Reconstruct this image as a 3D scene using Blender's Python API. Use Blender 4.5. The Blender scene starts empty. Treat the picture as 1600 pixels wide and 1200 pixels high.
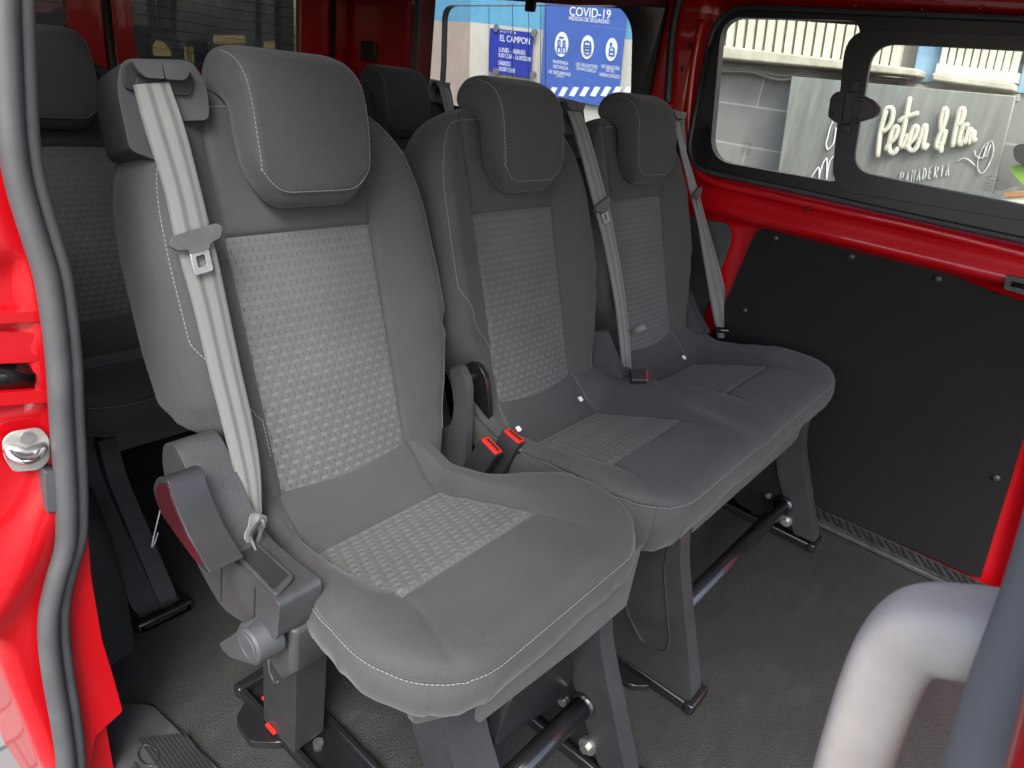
import bpy, bmesh, math, random
from mathutils import Vector, Matrix
from mathutils.geometry import tessellate_polygon, interpolate_bezier
random.seed(7)
scene = bpy.context.scene
COL = scene.collection

# ------------------------------------------------------------------ camera
CAM = Vector((-0.5955, -0.7043, 1.0722))
FPX = 1061.47
FW = Vector((0.72625611, 0.54499249, -0.41896927))
RT = Vector((0.64119047, -0.75679496, 0.12702822))
UP = Vector((0.2478444, 0.36089412, 0.89907096))
cd = bpy.data.cameras.new('camera'); cam = bpy.data.objects.new('camera', cd); COL.objects.link(cam)
m = Matrix((RT, UP, -FW)).transposed().to_4x4(); m.translation = CAM
cam.matrix_world = m
cd.sensor_width = 36; cd.lens = FPX / 1600 * 36
cd.clip_start = 0.03; cd.clip_end = 200
cd.dof.use_dof = True; cd.dof.focus_distance = 1.25; cd.dof.aperture_fstop = 22
scene.camera = cam

# ------------------------------------------------------------------ light
w = bpy.data.worlds.new('World'); scene.world = w; w.use_nodes = True
nt = w.node_tree; bg = nt.nodes['Background']
sky = nt.nodes.new('ShaderNodeTexSky'); sky.sky_type = 'NISHITA'; sky.sun_disc = False
SUN_EL, SUN_ROT = math.radians(48), math.radians(232)
sky.sun_elevation = SUN_EL; sky.sun_rotation = SUN_ROT
sky.air_density = 1.0; sky.dust_density = 2.5; sky.ozone_density = 1.0
nt.links.new(sky.outputs[0], bg.inputs[0]); bg.inputs[1].default_value = 0.15
sd = bpy.data.lights.new('sun', 'SUN'); sd.energy = 1.15; sd.angle = math.radians(25); sd.color = (1, .985, .96)
sun = bpy.data.objects.new('sun', sd); COL.objects.link(sun)
sdir = Vector((math.sin(SUN_ROT) * math.cos(SUN_EL), math.cos(SUN_ROT) * math.cos(SUN_EL), math.sin(SUN_EL)))
sun.rotation_euler = sdir.to_track_quat('Z', 'Y').to_euler(); sun.location = sdir * 20
scene.view_settings.view_transform = 'Standard'; scene.view_settings.look = 'None'
scene.view_settings.exposure = 2.10; scene.view_settings.gamma = 1
scene.view_settings.use_curve_mapping = False
scene.cycles.max_bounces = 10; scene.cycles.diffuse_bounces = 6; scene.cycles.transparent_max_bounces = 12
scene.cycles.caustics_reflective = False; scene.cycles.caustics_refractive = False

# ------------------------------------------------------------------ measuring helpers (metres on a real plane)
def ray(px, py): return FW + RT * ((px - 800) / FPX) - UP * ((py - 600) / FPX)
def on(px, py, ax, v):
    i = 'xyz'.index(ax); d = ray(px, py); return CAM + d * ((v - CAM[i]) / d[i])
def onp(px, py, P, n):
    d = ray(px, py); return CAM + d * ((P - CAM).dot(n) / d.dot(n))
P0 = Vector((0, .052, .482)); BD = Vector((0, .325, .9457)); BN = Vector((0, -.9457, .325))
def onback(px, py, n=0.0): return onp(px, py, P0 + BN * n, BN)

# ------------------------------------------------------------------ materials
MATS = {}
def nodes_of(name):
    m = bpy.data.materials.new(name); m.use_nodes = True
    return m, m.node_tree.nodes, m.node_tree.links, m.node_tree.nodes['Principled BSDF']
def tex_coord(N, L, which='Object', scale=None):
    t = N.new('ShaderNodeTexCoord'); o = t.outputs[which]
    if scale:
        mp = N.new('ShaderNodeMapping'); mp.inputs['Scale'].default_value = scale; L.new(o, mp.inputs[0]); o = mp.outputs[0]
    return o
def noise(N, L, vec, scale, detail=4, rough=.55):
    n = N.new('ShaderNodeTexNoise'); n.inputs['Scale'].default_value = scale; n.inputs['Detail'].default_value = detail
    n.inputs['Roughness'].default_value = rough; L.new(vec, n.inputs['Vector']); return n.outputs['Fac']
def ramp(N, L, fac, stops):
    r = N.new('ShaderNodeValToRGB'); L.new(fac, r.inputs[0])
    e = r.color_ramp.elements
    e[0].position, e[0].color = stops[0][0], (*stops[0][1], 1)
    e[1].position, e[1].color = stops[-1][0], (*stops[-1][1], 1)
    for p, c in stops[1:-1]:
        x = e.new(p); x.color = (*c, 1)
    return r.outputs[0]
def bump(N, L, bsdf, h, strength, dist=.001, prev=None):
    b = N.new('ShaderNodeBump'); b.inputs['Strength'].default_value = strength; b.inputs['Distance'].default_value = dist
    L.new(h, b.inputs['Height'])
    if prev: L.new(prev, b.inputs['Normal'])
    L.new(b.outputs[0], bsdf.inputs['Normal']); return b.outputs[0]
def math_n(N, L, op, a, b=None, c=None):
    n = N.new('ShaderNodeMath'); n.operation = op
    for i, v in enumerate((a, b, c)):
        if v is None: continue
        if isinstance(v, (int, float)): n.inputs[i].default_value = v
        else: L.new(v, n.inputs[i])
    return n.outputs[0]
def simple(name, col, rough=.5, metal=0, spec=.5, coat=0, nscale=None, nstr=.2, ndist=.0005, var=.0, vscale=6, coatrough=.03):
    m, N, L, B = nodes_of(name)
    B.inputs['Base Color'].default_value = (*col, 1); B.inputs['Roughness'].default_value = rough
    B.inputs['Metallic'].default_value = metal; B.inputs['Specular IOR Level'].default_value = spec
    B.inputs['Coat Weight'].default_value = coat; B.inputs['Coat Roughness'].default_value = coatrough
    v = tex_coord(N, L)
    if var:
        f = noise(N, L, v, vscale, 6)
        c = ramp(N, L, f, [(.3, tuple(x * (1 - var) for x in col)), (.7, tuple(min(1, x * (1 + var)) for x in col))])
        L.new(c, B.inputs['Base Color'])
        r = N.new('ShaderNodeMapRange'); L.new(noise(N, L, v, vscale * 2.3, 5), r.inputs[0])
        r.inputs[3].default_value = max(.02, rough - .12); r.inputs[4].default_value = min(1, rough + .12)
        L.new(r.outputs[0], B.inputs['Roughness'])
    if nscale: bump(N, L, B, noise(N, L, v, nscale, 3), nstr, ndist)
    MATS[name] = m; return m

def fabric(name, col, sheen=.35):
    m, N, L, B = nodes_of(name)
    v = tex_coord(N, L)
    a = noise(N, L, v, 1400, 2); b = noise(N, L, v, 7, 5)
    g3 = noise(N, L, v, 320, 3, .7); mix = math_n(N, L, 'ADD', math_n(N, L, 'MULTIPLY', a, .35), math_n(N, L, 'ADD', math_n(N, L, 'MULTIPLY', b, .3), math_n(N, L, 'MULTIPLY', g3, .35)))
    L.new(ramp(N, L, mix, [(.36, tuple(x * .80 for x in col)), (.64, tuple(x * 1.22 for x in col))]), B.inputs['Base Color'])
    B.inputs['Roughness'].default_value = .92; B.inputs['Specular IOR Level'].default_value = .25
    B.inputs['Sheen Weight'].default_value = sheen; B.inputs['Sheen Roughness'].default_value = .45
    # twill threads
    wv = N.new('ShaderNodeTexWave'); wv.inputs['Scale'].default_value = 330; wv.bands_direction = 'DIAGONAL'
    L.new(v, wv.inputs['Vector'])
    h = math_n(N, L, 'ADD', math_n(N, L, 'MULTIPLY', wv.outputs['Fac'], .5), a)
    n1 = bump(N, L, B, h, .35, .0005)
    bump(N, L, B, noise(N, L, v, 16, 3), .25, .006, n1)
    MATS[name] = m; return m
def weave(name, dark, light, W=.0104, H=.0067):
    m, N, L, B = nodes_of(name)
    uv = N.new('ShaderNodeUVMap'); uv.uv_map = 'UVMap'
    sp = N.new('ShaderNodeSeparateXYZ'); L.new(uv.outputs[0], sp.inputs[0])
    v = math_n(N, L, 'DIVIDE', sp.outputs[1], H); row = math_n(N, L, 'FLOOR', v); fv = math_n(N, L, 'FRACT', v)
    odd = math_n(N, L, 'MODULO', math_n(N, L, 'ADD', row, 400), 2); even = math_n(N, L, 'SUBTRACT', 1, odd)
    pair = math_n(N, L, 'FLOOR', math_n(N, L, 'DIVIDE', row, 2))
    u = math_n(N, L, 'ADD', math_n(N, L, 'DIVIDE', sp.outputs[0], W), math_n(N, L, 'MULTIPLY', pair, 1.36))
    u = math_n(N, L, 'ADD', u, 400)
    fu = math_n(N, L, 'FRACT', u); alt = math_n(N, L, 'SUBTRACT', 1, math_n(N, L, 'MODULO', math_n(N, L, 'FLOOR', u), 2))
    du = math_n(N, L, 'ABSOLUTE', math_n(N, L, 'SUBTRACT', fu, .5)); dv = math_n(N, L, 'ABSOLUTE', math_n(N, L, 'SUBTRACT', fv, .5))
    def ss(x, lo, hi):
        r = N.new('ShaderNodeMapRange'); r.interpolation_type = 'SMOOTHSTEP'; L.new(x, r.inputs[0])
        r.inputs[1].default_value = lo; r.inputs[2].default_value = hi; r.inputs[3].default_value = 1; r.inputs[4].default_value = 0
        return r.outputs[0]
    cell = math_n(N, L, 'MULTIPLY', ss(du, .40, .50), ss(dv, .36, .50))
    lit = math_n(N, L, 'MULTIPLY', math_n(N, L, 'MULTIPLY', cell, even), alt)
    slit = math_n(N, L, 'MULTIPLY', math_n(N, L, 'MULTIPLY', math_n(N, L, 'SUBTRACT', 1, ss(du, .40, .45)), odd), ss(dv, .32, .46))
    edge = math_n(N, L, 'MULTIPLY', math_n(N, L, 'SUBTRACT', 1, ss(dv, .40, .47)), 1)
    tc = tex_coord(N, L)
    thr = noise(N, L, tex_coord(N, L, 'UV', (1, 2.5, 1)), 900, 2)
    big = noise(N, L, tc, 9, 3)
    low = N.new('ShaderNodeMapRange'); L.new(sp.outputs[1], low.inputs[0]); low.inputs[1].default_value = .30; low.inputs[2].default_value = .03; low.inputs[3].default_value = .05; low.inputs[4].default_value = .22
    f = math_n(N, L, 'ADD', math_n(N, L, 'MULTIPLY', lit, low.outputs[0]), math_n(N, L, 'MULTIPLY', thr, .28))
    f = math_n(N, L, 'ADD', f, .37)
    f = math_n(N, L, 'SUBTRACT', f, math_n(N, L, 'MULTIPLY', low.outputs[0], .25))
    f = math_n(N, L, 'SUBTRACT', f, math_n(N, L, 'MULTIPLY', slit, .30))
    f = math_n(N, L, 'SUBTRACT', f, math_n(N, L, 'MULTIPLY', edge, .05))
    f = math_n(N, L, 'ADD', f, math_n(N, L, 'MULTIPLY', math_n(N, L, 'SUBTRACT', big, .5), .30))
    L.new(ramp(N, L, f, [(.05, dark), (.95, light)]), B.inputs['Base Color'])
    B.inputs['Roughness'].default_value = .85; B.inputs['Specular IOR Level'].default_value = .3
    B.inputs['Sheen Weight'].default_value = .12; B.inputs['Sheen Roughness'].default_value = .4
    h = math_n(N, L, 'ADD', lit, math_n(N, L, 'MULTIPLY', math_n(N, L, 'MULTIPLY', cell, .5), 1))
    h = math_n(N, L, 'ADD', h, math_n(N, L, 'MULTIPLY', thr, .35))
    bump(N, L, B, h, .45, .0009)
    MATS[name] = m; return m

def red_paint():
    m, N, L, B = nodes_of('red_paint')
    v = tex_coord(N, L)
    L.new(ramp(N, L, noise(N, L, v, 4, 6), [(.3, (.34, .0005, .0035)), (.7, (.385, .0007, .0045))]), B.inputs['Base Color'])
    B.inputs['Roughness'].default_value = .38; B.inputs['Coat Weight'].default_value = .55; B.inputs['Coat Roughness'].default_value = .05; B.inputs['Specular IOR Level'].default_value = .3
    n1 = bump(N, L, B, noise(N, L, v, 900, 2), .05, .0003)
    bump(N, L, B, noise(N, L, v, 9, 3), .12, .006, n1)
    MATS['red'] = m
red_paint()
FAB = fabric('charcoal_fabric', (.047, .0482, .0466), .10)
WEA = weave('woven_insert', (.030, .031, .030), (.140, .143, .138))
simple('thread', (.20, .205, .20), .8)
simple('plastic', (.042, .044, .046), .48, nscale=900, nstr=.5, ndist=.0008, var=.25, vscale=14)
simple('plastic_grey', (.040, .042, .043), .38, nscale=700, nstr=.6, ndist=.0010, var=.22, vscale=20)
simple('plastic_dark', (.018, .018, .019), .42, nscale=600, nstr=.3, var=.2)
simple('leg_plastic', (.021, .022, .023), .5, nscale=900, nstr=.4, ndist=.0006, var=.2, vscale=18)
simple('black_metal', (.010, .010, .011), .22, spec=.6, nscale=40, nstr=.1, ndist=.002, var=.3)
simple('black_gloss', (.008, .008, .008), .12, spec=.6)
simple('steel', (.46, .45, .42), .46, metal=1, var=.18, vscale=45)
simple('striker_steel', (.34, .33, .30), .5, metal=.4, var=.25, vscale=60)
simple('chrome', (.75, .75, .76), .12, metal=1)
simple('rubber', (.052, .0535, .055), .55, nscale=260, nstr=.25, ndist=.0008, var=.25, vscale=12)
simple('rubber_black', (.014, .014, .015), .5, nscale=400, nstr=.3, var=.2)
simple('trim_black', (.0085, .0085, .0095), .36, nscale=700, nstr=.2, var=.15)
simple('button_red', (.62, .02, .012), .35)
simple('lever_side', (.035, .006, .008), .3, coat=.3)
simple('headliner', (.42, .40, .36), .95, nscale=500, nstr=.4)
simple('board', (.0080, .0068, .0072), .75, spec=.18, nscale=500, nstr=.25, ndist=.0005, var=.12, vscale=3)
simple('sill_grey', (.060, .060, .060), .45, nscale=500, nstr=.4, var=.35, vscale=25)
simple('handle_grey', (.36, .325, .285), .75, spec=.3, nscale=900, nstr=.3, var=.10, vscale=30)
simple('latch_plastic', (.011, .011, .012), .30, spec=.6)
simple('arch_plastic', (.034, .034, .035), .5, nscale=500, nstr=.3, var=.15, vscale=9)
simple('print_white_mark', (.55, .53, .50), .7)
simple('step_grey', (.036, .036, .036), .5, nscale=500, nstr=.5, var=.4, vscale=25)
simple('handle_seal', (.105, .107, .11), .5, var=.1)
simple('white_tag', (.75, .75, .73), .5)
simple('card', (.13, .11, .10), .8)

def floor_mat():
    m, N, L, B = nodes_of('vinyl_floor')
    v = tex_coord(N, L)
    vo = N.new('ShaderNodeTexVoronoi'); vo.inputs['Scale'].default_value = 440; L.new(v, vo.inputs['Vector'])
    d = noise(N, L, v, 5, 8, .65)
    sc = noise(N, L, tex_coord(N, L, 'Object', (1, 3.5, 1)), 9, 7, .7)
    mx = math_n(N, L, 'MULTIPLY', d, sc)
    L.new(ramp(N, L, mx, [(.10, (.020, .0205, .0195)), (.30, (.026, .0266, .0252)), (.50, (.048, .0485, .0455))]), B.inputs['Base Color'])
    rr = N.new('ShaderNodeMapRange'); L.new(sc, rr.inputs[0]); rr.inputs[3].default_value = .40; rr.inputs[4].default_value = .68
    L.new(rr.outputs[0], B.inputs['Roughness'])
    B.inputs['Specular IOR Level'].default_value = .5
    bump(N, L, B, vo.outputs['Distance'], .75, .0013)
    MATS['floor'] = m
floor_mat()
def belt_mat():
    m, N, L, B = nodes_of('belt_webbing')
    uv = N.new('ShaderNodeUVMap'); uv.uv_map = 'UVMap'
    sp = N.new('ShaderNodeSeparateXYZ'); L.new(uv.outputs[0], sp.inputs[0])
    s = math_n(N, L, 'PINGPONG', math_n(N, L, 'MULTIPLY', sp.outputs[0], 5.0), 1.0)
    th = N.new('ShaderNodeTexWave'); th.inputs['Scale'].default_value = 70; th.bands_direction = 'Y'
    mp = N.new('ShaderNodeMapping'); mp.inputs['Scale'].default_value = (1.2, 6, 1); L.new(uv.outputs[0], mp.inputs[0]); L.new(mp.outputs[0], th.inputs['Vector'])
    f = math_n(N, L, 'ADD', math_n(N, L, 'MULTIPLY', s, .8), math_n(N, L, 'MULTIPLY', th.outputs['Fac'], .2))
    L.new(ramp(N, L, f, [(.25, (.072, .075, .073)), (.5, (.140, .144, .140))]), B.inputs['Base Color'])
    B.inputs['Roughness'].default_value = .6; B.inputs['Sheen Weight'].default_value = .3
    bump(N, L, B, th.outputs['Fac'], .4, .0005)
    MATS['belt'] = m
belt_mat()
def glass_mat(name, tint, haze=.12):
    m = bpy.data.materials.new(name); m.use_nodes = True; N = m.node_tree.nodes; L = m.node_tree.links
    N.remove(N['Principled BSDF']); out = N['Material Output']
    t = N.new('ShaderNodeBsdfTransparent'); t.inputs[0].default_value = (*tint, 1)
    g = N.new('ShaderNodeBsdfGlossy'); g.inputs['Roughness'].default_value = .02
    fr = N.new('ShaderNodeFresnel'); fr.inputs[0].default_value = 1.45
    ge = N.new('ShaderNodeNewGeometry'); ff = math_n(N, L, 'MULTIPLY', fr.outputs[0], math_n(N, L, 'SUBTRACT', 1.0, ge.outputs['Backfacing']))
    mx = N.new('ShaderNodeMixShader'); L.new(ff, mx.inputs[0]); L.new(t.outputs[0], mx.inputs[1]); L.new(g.outputs[0], mx.inputs[2])
    df = N.new('ShaderNodeBsdfDiffuse'); df.inputs[0].default_value = (.5, .5, .48, 1)  # pale diffuse layer, mixed in streakily below to haze the pane
    dn = noise(N, L, tex_coord(N, L, 'Object', (1, 6, 1.2)), 6, 6, .6); da = math_n(N, L, 'MULTIPLY', dn, haze)
    m2 = N.new('ShaderNodeMixShader'); L.new(da, m2.inputs[0]); L.new(mx.outputs[0], m2.inputs[1]); L.new(df.outputs[0], m2.inputs[2])
    L.new(m2.outputs[0], out.inputs[0]); MATS[name] = m
glass_mat('glass_clear', (.84, .85, .83)); glass_mat('glass_side', (.80, .82, .83)); glass_mat('glass_mid', (.48, .49, .49)); glass_mat('glass_dark', (.30, .31, .31))

# ------------------------------------------------------------------ object helpers
def link(name, me, mat=None, parent=None, smooth=False, angle=None, bevel=0, segs=2):
    o = bpy.data.objects.new(name, me); COL.objects.link(o)
    if mat is not None:
        me.materials.clear(); me.materials.append(MATS[mat] if isinstance(mat, str) else mat)
    if smooth or bevel:
        for p in me.polygons: p.use_smooth = True
        if angle or bevel: me.set_sharp_from_angle(angle=math.radians(angle or 40))
    if bevel:
        b = o.modifiers.new('bevel', 'BEVEL'); b.width = bevel; b.segments = segs; b.limit_method = 'ANGLE'; b.angle_limit = math.radians(35)
        b.harden_normals = False
    if parent is not None: o.parent = parent
    return o
def empty(name, loc, label, cat, group=None):
    o = bpy.data.objects.new(name, None); COL.objects.link(o); o.location = loc; o.empty_display_size = .05
    o['label'] = label; o['category'] = cat
    if group: o['group'] = group
    return o
def tag(o, label=None, cat=None, group=None, kind=None):
    for k, v in (('label', label), ('category', cat), ('group', group), ('kind', kind)):
        if v: o[k] = v
    return o
class MB:
    sq = 1.0
    def __init__(s): s.v = []; s.f = []; s.uv = None
    def add(s, vs, fs):
        b = len(s.v); s.v += [tuple(v) for v in vs]; s.f += [tuple(i + b for i in f) for f in fs]; return s
    def box(s, lo, hi):
        x0, y0, z0 = lo; x1, y1, z1 = hi
        return s.add([(x0, y0, z0), (x1, y0, z0), (x1, y1, z0), (x0, y1, z0), (x0, y0, z1), (x1, y0, z1), (x1, y1, z1), (x0, y1, z1)],
                     [(0, 3, 2, 1), (4, 5, 6, 7), (0, 1, 5, 4), (1, 2, 6, 5), (2, 3, 7, 6), (3, 0, 4, 7)])
    def obox(s, c, ax, ay, az):
        c = Vector(c); P = [c + ax * i + ay * j + az * k for k in (-1, 1) for j in (-1, 1) for i in (-1, 1)]
        return s.add(P, [(0, 2, 3, 1), (4, 5, 7, 6), (0, 1, 5, 4), (1, 3, 7, 5), (3, 2, 6, 7), (2, 0, 4, 6)])
    def prism(s, pts, off, holes=()):
        """polygon in 3-D (any plane) with holes, extruded by vector off"""
        off = Vector(off); loops = [[Vector(p) for p in pts]] + [[Vector(p) for p in h] for h in holes]
        flat = [p for l in loops for p in l]; n = len(flat)
        tris = tessellate_polygon(loops)
        fs = []
        nrm = Vector((0, 0, 0))
        l0 = loops[0]
        for i in range(len(l0)): nrm += l0[i].cross(l0[(i + 1) % len(l0)])
        for t in tris:
            a, b, c = [flat[i] for i in t]
            tn = (b - a).cross(c - a)
            t = tuple(t) if tn.dot(off) < 0 else tuple(reversed(t))
            fs.append(t); fs.append(tuple(i + n for i in reversed(t)))
        base = 0
        for k, l in enumerate(loops):
            m_ = len(l)
            for i in range(m_):
                j = (i + 1) % m_
                q = (base + i, base + j, base + j + n, base + i + n)
                fs.append(q)
            base += m_
        return s.add(flat + [p + off for p in flat], fs)
    def tube(s, path, r, seg=12, caps=True):
        path = [Vector(p) for p in path]; n = len(path)
        rr = r if isinstance(r, (list, tuple)) else [r] * n
        vs = []; up = None
        for i, p in enumerate(path):
            t = (path[min(i + 1, n - 1)] - path[max(i - 1, 0)]).normalized()
            if up is None:
                up = Vector((0, 0, 1)) if abs(t.z) < .9 else Vector((1, 0, 0))
            a = (up - t * up.dot(t)).normalized(); up = a; b = t.cross(a)
            ra = rr[i] if isinstance(rr[i], (int, float)) else None
            for k in range(seg):
                th = 2 * math.pi * k / seg
                if ra is not None: vs.append(p + (a * math.cos(th) + b * math.sin(th)) * ra)
                else:
                    ca, sb = math.cos(th), math.sin(th); q = s.sq
                    vs.append(p + a * math.copysign(abs(ca) ** q, ca) * rr[i][0] + b * math.copysign(abs(sb) ** q, sb) * rr[i][1])
        fs = [(i * seg + k, i * seg + (k + 1) % seg, (i + 1) * seg + (k + 1) % seg, (i + 1) * seg + k) for i in range(n - 1) for k in range(seg)]
        if caps: fs += [tuple(reversed(range(seg))), tuple(range((n - 1) * seg, n * seg))]
        return s.add(vs, fs)
    def disc(s, c, nrm, r, h, seg=24, r2=None):
        c = Vector(c); nrm = Vector(nrm).normalized()
        return s.tube([c, c + nrm * h], [r, r2 if r2 is not None else r], seg)
    def sphere(s, c, r, seg=12, rings=8, sc=(1, 1, 1)):
        vs = []; fs = []
        for i in range(rings + 1):
            ph = math.pi * i / rings
            for k in range(seg):
                th = 2 * math.pi * k / seg
                vs.append((c[0] + r * sc[0] * math.sin(ph) * math.cos(th), c[1] + r * sc[1] * math.sin(ph) * math.sin(th), c[2] + r * sc[2] * math.cos(ph)))
        for i in range(rings):
            for k in range(seg): fs.append((i * seg + k, (i + 1) * seg + k, (i + 1) * seg + (k + 1) % seg, i * seg + (k + 1) % seg))
        return s.add(vs, fs)
    def mesh(s, name, fix=True):
        me = bpy.data.meshes.new(name); me.from_pydata(s.v, [], s.f)
        if fix:
            bm = bmesh.new(); bm.from_mesh(me); bmesh.ops.remove_doubles(bm, verts=bm.verts, dist=1e-6)
            bmesh.ops.recalc_face_normals(bm, faces=bm.faces); bm.to_mesh(me); bm.free()
        me.update(); return me
    def build(s, name, mat, parent=None, bevel=0, smooth=False, angle=None, segs=2, fix=True):
        return link(name, s.mesh(name, fix), mat, parent, smooth, angle, bevel, segs)
def smooth_path(pts, sub=8):
    pts = [Vector(p) for p in pts]; out = []
    n = len(pts)
    for i in range(n - 1):
        p0, p1, p2, p3 = pts[max(i - 1, 0)], pts[i], pts[i + 1], pts[min(i + 2, n - 1)]
        for k in range(sub):
            t = k / sub
            out.append(.5 * ((2 * p1) + (p2 - p0) * t + (2 * p0 - 5 * p1 + 4 * p2 - p3) * t * t + (3 * p1 - p0 - 3 * p2 + p3) * t ** 3))
    out.append(pts[-1]); return out
def rounded(pts, r, seg=6):
    """round the corners of a 3-D polygon; r one radius or one per corner"""
    pts = [Vector(p) for p in pts]; n = len(pts); out = []
    for i in range(n):
        ri = r[i] if isinstance(r, (list, tuple)) else r
        p, a, b = pts[i], pts[i - 1], pts[(i + 1) % n]
        if ri <= 0: out.append(p); continue
        da, db = (a - p), (b - p); k = min(ri, da.length * .48, db.length * .48)
        A = p + da.normalized() * k; Bq = p + db.normalized() * k
        for j in range(seg + 1):
            t = j / seg; out.append(A * (1 - t) ** 2 + p * 2 * t * (1 - t) + Bq * t * t)
    return out
def lerp(a, b, t): return a + (b - a) * t
def sstep(a, b, x):
    t = max(0, min(1, (x - a) / (b - a))); return t * t * (3 - 2 * t)
def interp(tab, x):
    if x <= tab[0][0]: return tab[0][1]
    for (a, fa), (b, fb) in zip(tab, tab[1:]):
        if x <= b:
            t = (x - a) / (b - a); return fa + (fb - fa) * (t * t * (3 - 2 * t) * .5 + t * .5)
    return tab[-1][1]
def grid_mesh(name, rows, closed_u=False, uvs=None, sel=None):
    """rows of points; sel(i,j) keeps face; uvs rows of (u,v)"""
    nr, nc = len(rows), len(rows[0]); vs = [tuple(p) for r in rows for p in r]; fs = []
    for i in range(nr - 1):
        for j in range(nc if closed_u else nc - 1):
            if sel and not sel(i, j): continue
            k = (j + 1) % nc; fs.append((i * nc + j, i * nc + k, (i + 1) * nc + k, (i + 1) * nc + j))
    me = bpy.data.meshes.new(name); me.from_pydata(vs, [], fs)
    if uvs:
        l = me.uv_layers.new(name='UVMap'); flat = [u for r in uvs for u in r]
        for p in me.polygons:
            for li in p.loop_indices: l.data[li].uv = flat[me.loops[li].vertex_index]
    bm = bmesh.new(); bm.from_mesh(me)
    bmesh.ops.delete(bm, geom=[v for v in bm.verts if not v.link_faces], context='VERTS')
    bm.to_mesh(me); bm.free(); me.update()
    for p in me.polygons: p.use_smooth = True
    return me
def inst(name, me, parent, loc=(0, 0, 0), mat=None, mirror=False):
    o = bpy.data.objects.new(name, me); COL.objects.link(o); o.location = loc
    if mat and not len(me.materials): me.materials.append(MATS[mat] if isinstance(mat, str) else mat)
    o.parent = parent; return o
def stitches(mb, path, step=.0058, ln=.0040, r=.0006, lift=None):
    """a row of short raised threads along a path"""
    acc = 0; P = [Vector(p) for p in path]
    for a, b in zip(P, P[1:]):
        d = b - a; L_ = d.length
        if L_ < 1e-7: continue
        d.normalize(); t = -acc
        while t < L_:
            if t >= 0:
                c = a + d * t
                u = d.orthogonal().normalized(); v = d.cross(u)
                e = d * ln * .5
                mb.add([c - e - u * r, c - e + v * r, c - e + u * r, c - e - v * r, c + e - u * r, c + e + v * r, c + e + u * r, c + e - v * r],
                       [(0, 1, 5, 4), (1, 2, 6, 5), (2, 3, 7, 6), (3, 0, 4, 7), (0, 3, 2, 1), (4, 5, 6, 7)])
            t += step
        acc = (L_ - t + step) if t > L_ else 0
        acc = L_ - (t - step)

# ================================================================== SEAT MESHES
WI_T, WI_B = .124, .121
def wi(s): return lerp(WI_B, WI_T, max(0, min(1, s / .35)))
def w_top(s):
    if s < .30: return 1.0
    t = min(.9995, (s - .30) / .252); return max(.02, (1 - t ** 3.0) ** (1 / 3.0))
def wl(s):
    base = interp([(-.09, .150), (.03, .156), (.07, .172), (.105, .208), (.14, .226), (.22, .232), (.32, .234), (.6, .233)], s)
    return base * w_top(s)
def wr(s):
    base = interp([(-.09, .208), (0, .226), (.10, .242), (.150, .249), (.170, .243), (.195, .252), (.24, .250), (.34, .240), (.6, .234)], s)
    return base * w_top(s)
S_TOP = .551
def thick(s): return interp([(-.09, .10), (.1, .115), (.4, .095), (.52, .085), (.56, .08)], s)
def front_n(x, s):
    ww = wl(s) if x < 0 else wr(s); ax = abs(x); k = wi(s)
    if s > .36: k = k  # upper panel keeps the same seam line
    k = min(k, max(ww * .6, ww - .028))
    b = interp([(-.09, .004), (0, .010), (.08, .020), (.2, .034), (.35, .036), (.45, .026), (.52, .010), (.56, 0)], s)
    if x < 0 and s < .2: b *= .55 + .45 * sstep(.05, .2, s)
    n = 0
    if ax > k:
        t = min(1, (ax - k) / max(.001, ww - k)); n = b * math.sin(min(1, t / .72) * math.pi / 2) ** 1.2
        n -= b * .25 * sstep(.72, 1, t)
    n += .006 * math.cos(min(1, ax / k) * math.pi / 2) * (1 - sstep(.36, .5, s)) # slight crown of the centre
    # seams (grooves)
    d = abs(ax - k); n -= .0042 * math.exp(-(d / .0032) ** 2) * (1 - sstep(.52, .54, s))
    if ax < k:
        n -= .0040 * math.exp(-((s - .351) / .0030) ** 2)
        n += .003 * sstep(.351, .37, s)
    return n
def top_drop(s):     # how far the rounded top pulls the faces towards the middle
    r = .040
    if s < S_TOP - r: return 0
    t = min(1, (s - (S_TOP - r)) / r); return 1 - math.sqrt(max(0, 1 - t * t))
def seam_x(s, side):
    """stitched edge seam between the front and the side panels"""
    ww = wl(s) if side < 0 else wr(s); ins_ = .016 + (.022 * sstep(.23, .17, s) + .030 * sstep(.17, .105, s) if side < 0 else 0)
    return side * max(ww - ins_, wi(s) + .008 if s < .3 else 0)
def back_point(x, s, extra=0.0):
    n = front_n(x, s); ww = wl(s) if x < 0 else wr(s); r = min(.034, ww * .4, ww - min(wi(s), max(ww * .6, ww - .028)) - .004)
    ex = abs(x) - (ww - r)
    if ex > 0: n -= .034 * (1 - math.sqrt(max(0, 1 - (ex / r) ** 2)))
    th = thick(s); mid = -th * .5; n = lerp(n, mid, top_drop(s))
    return P0 + Vector((x, 0, 0)) + BD * s + BN * (n + extra)
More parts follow.
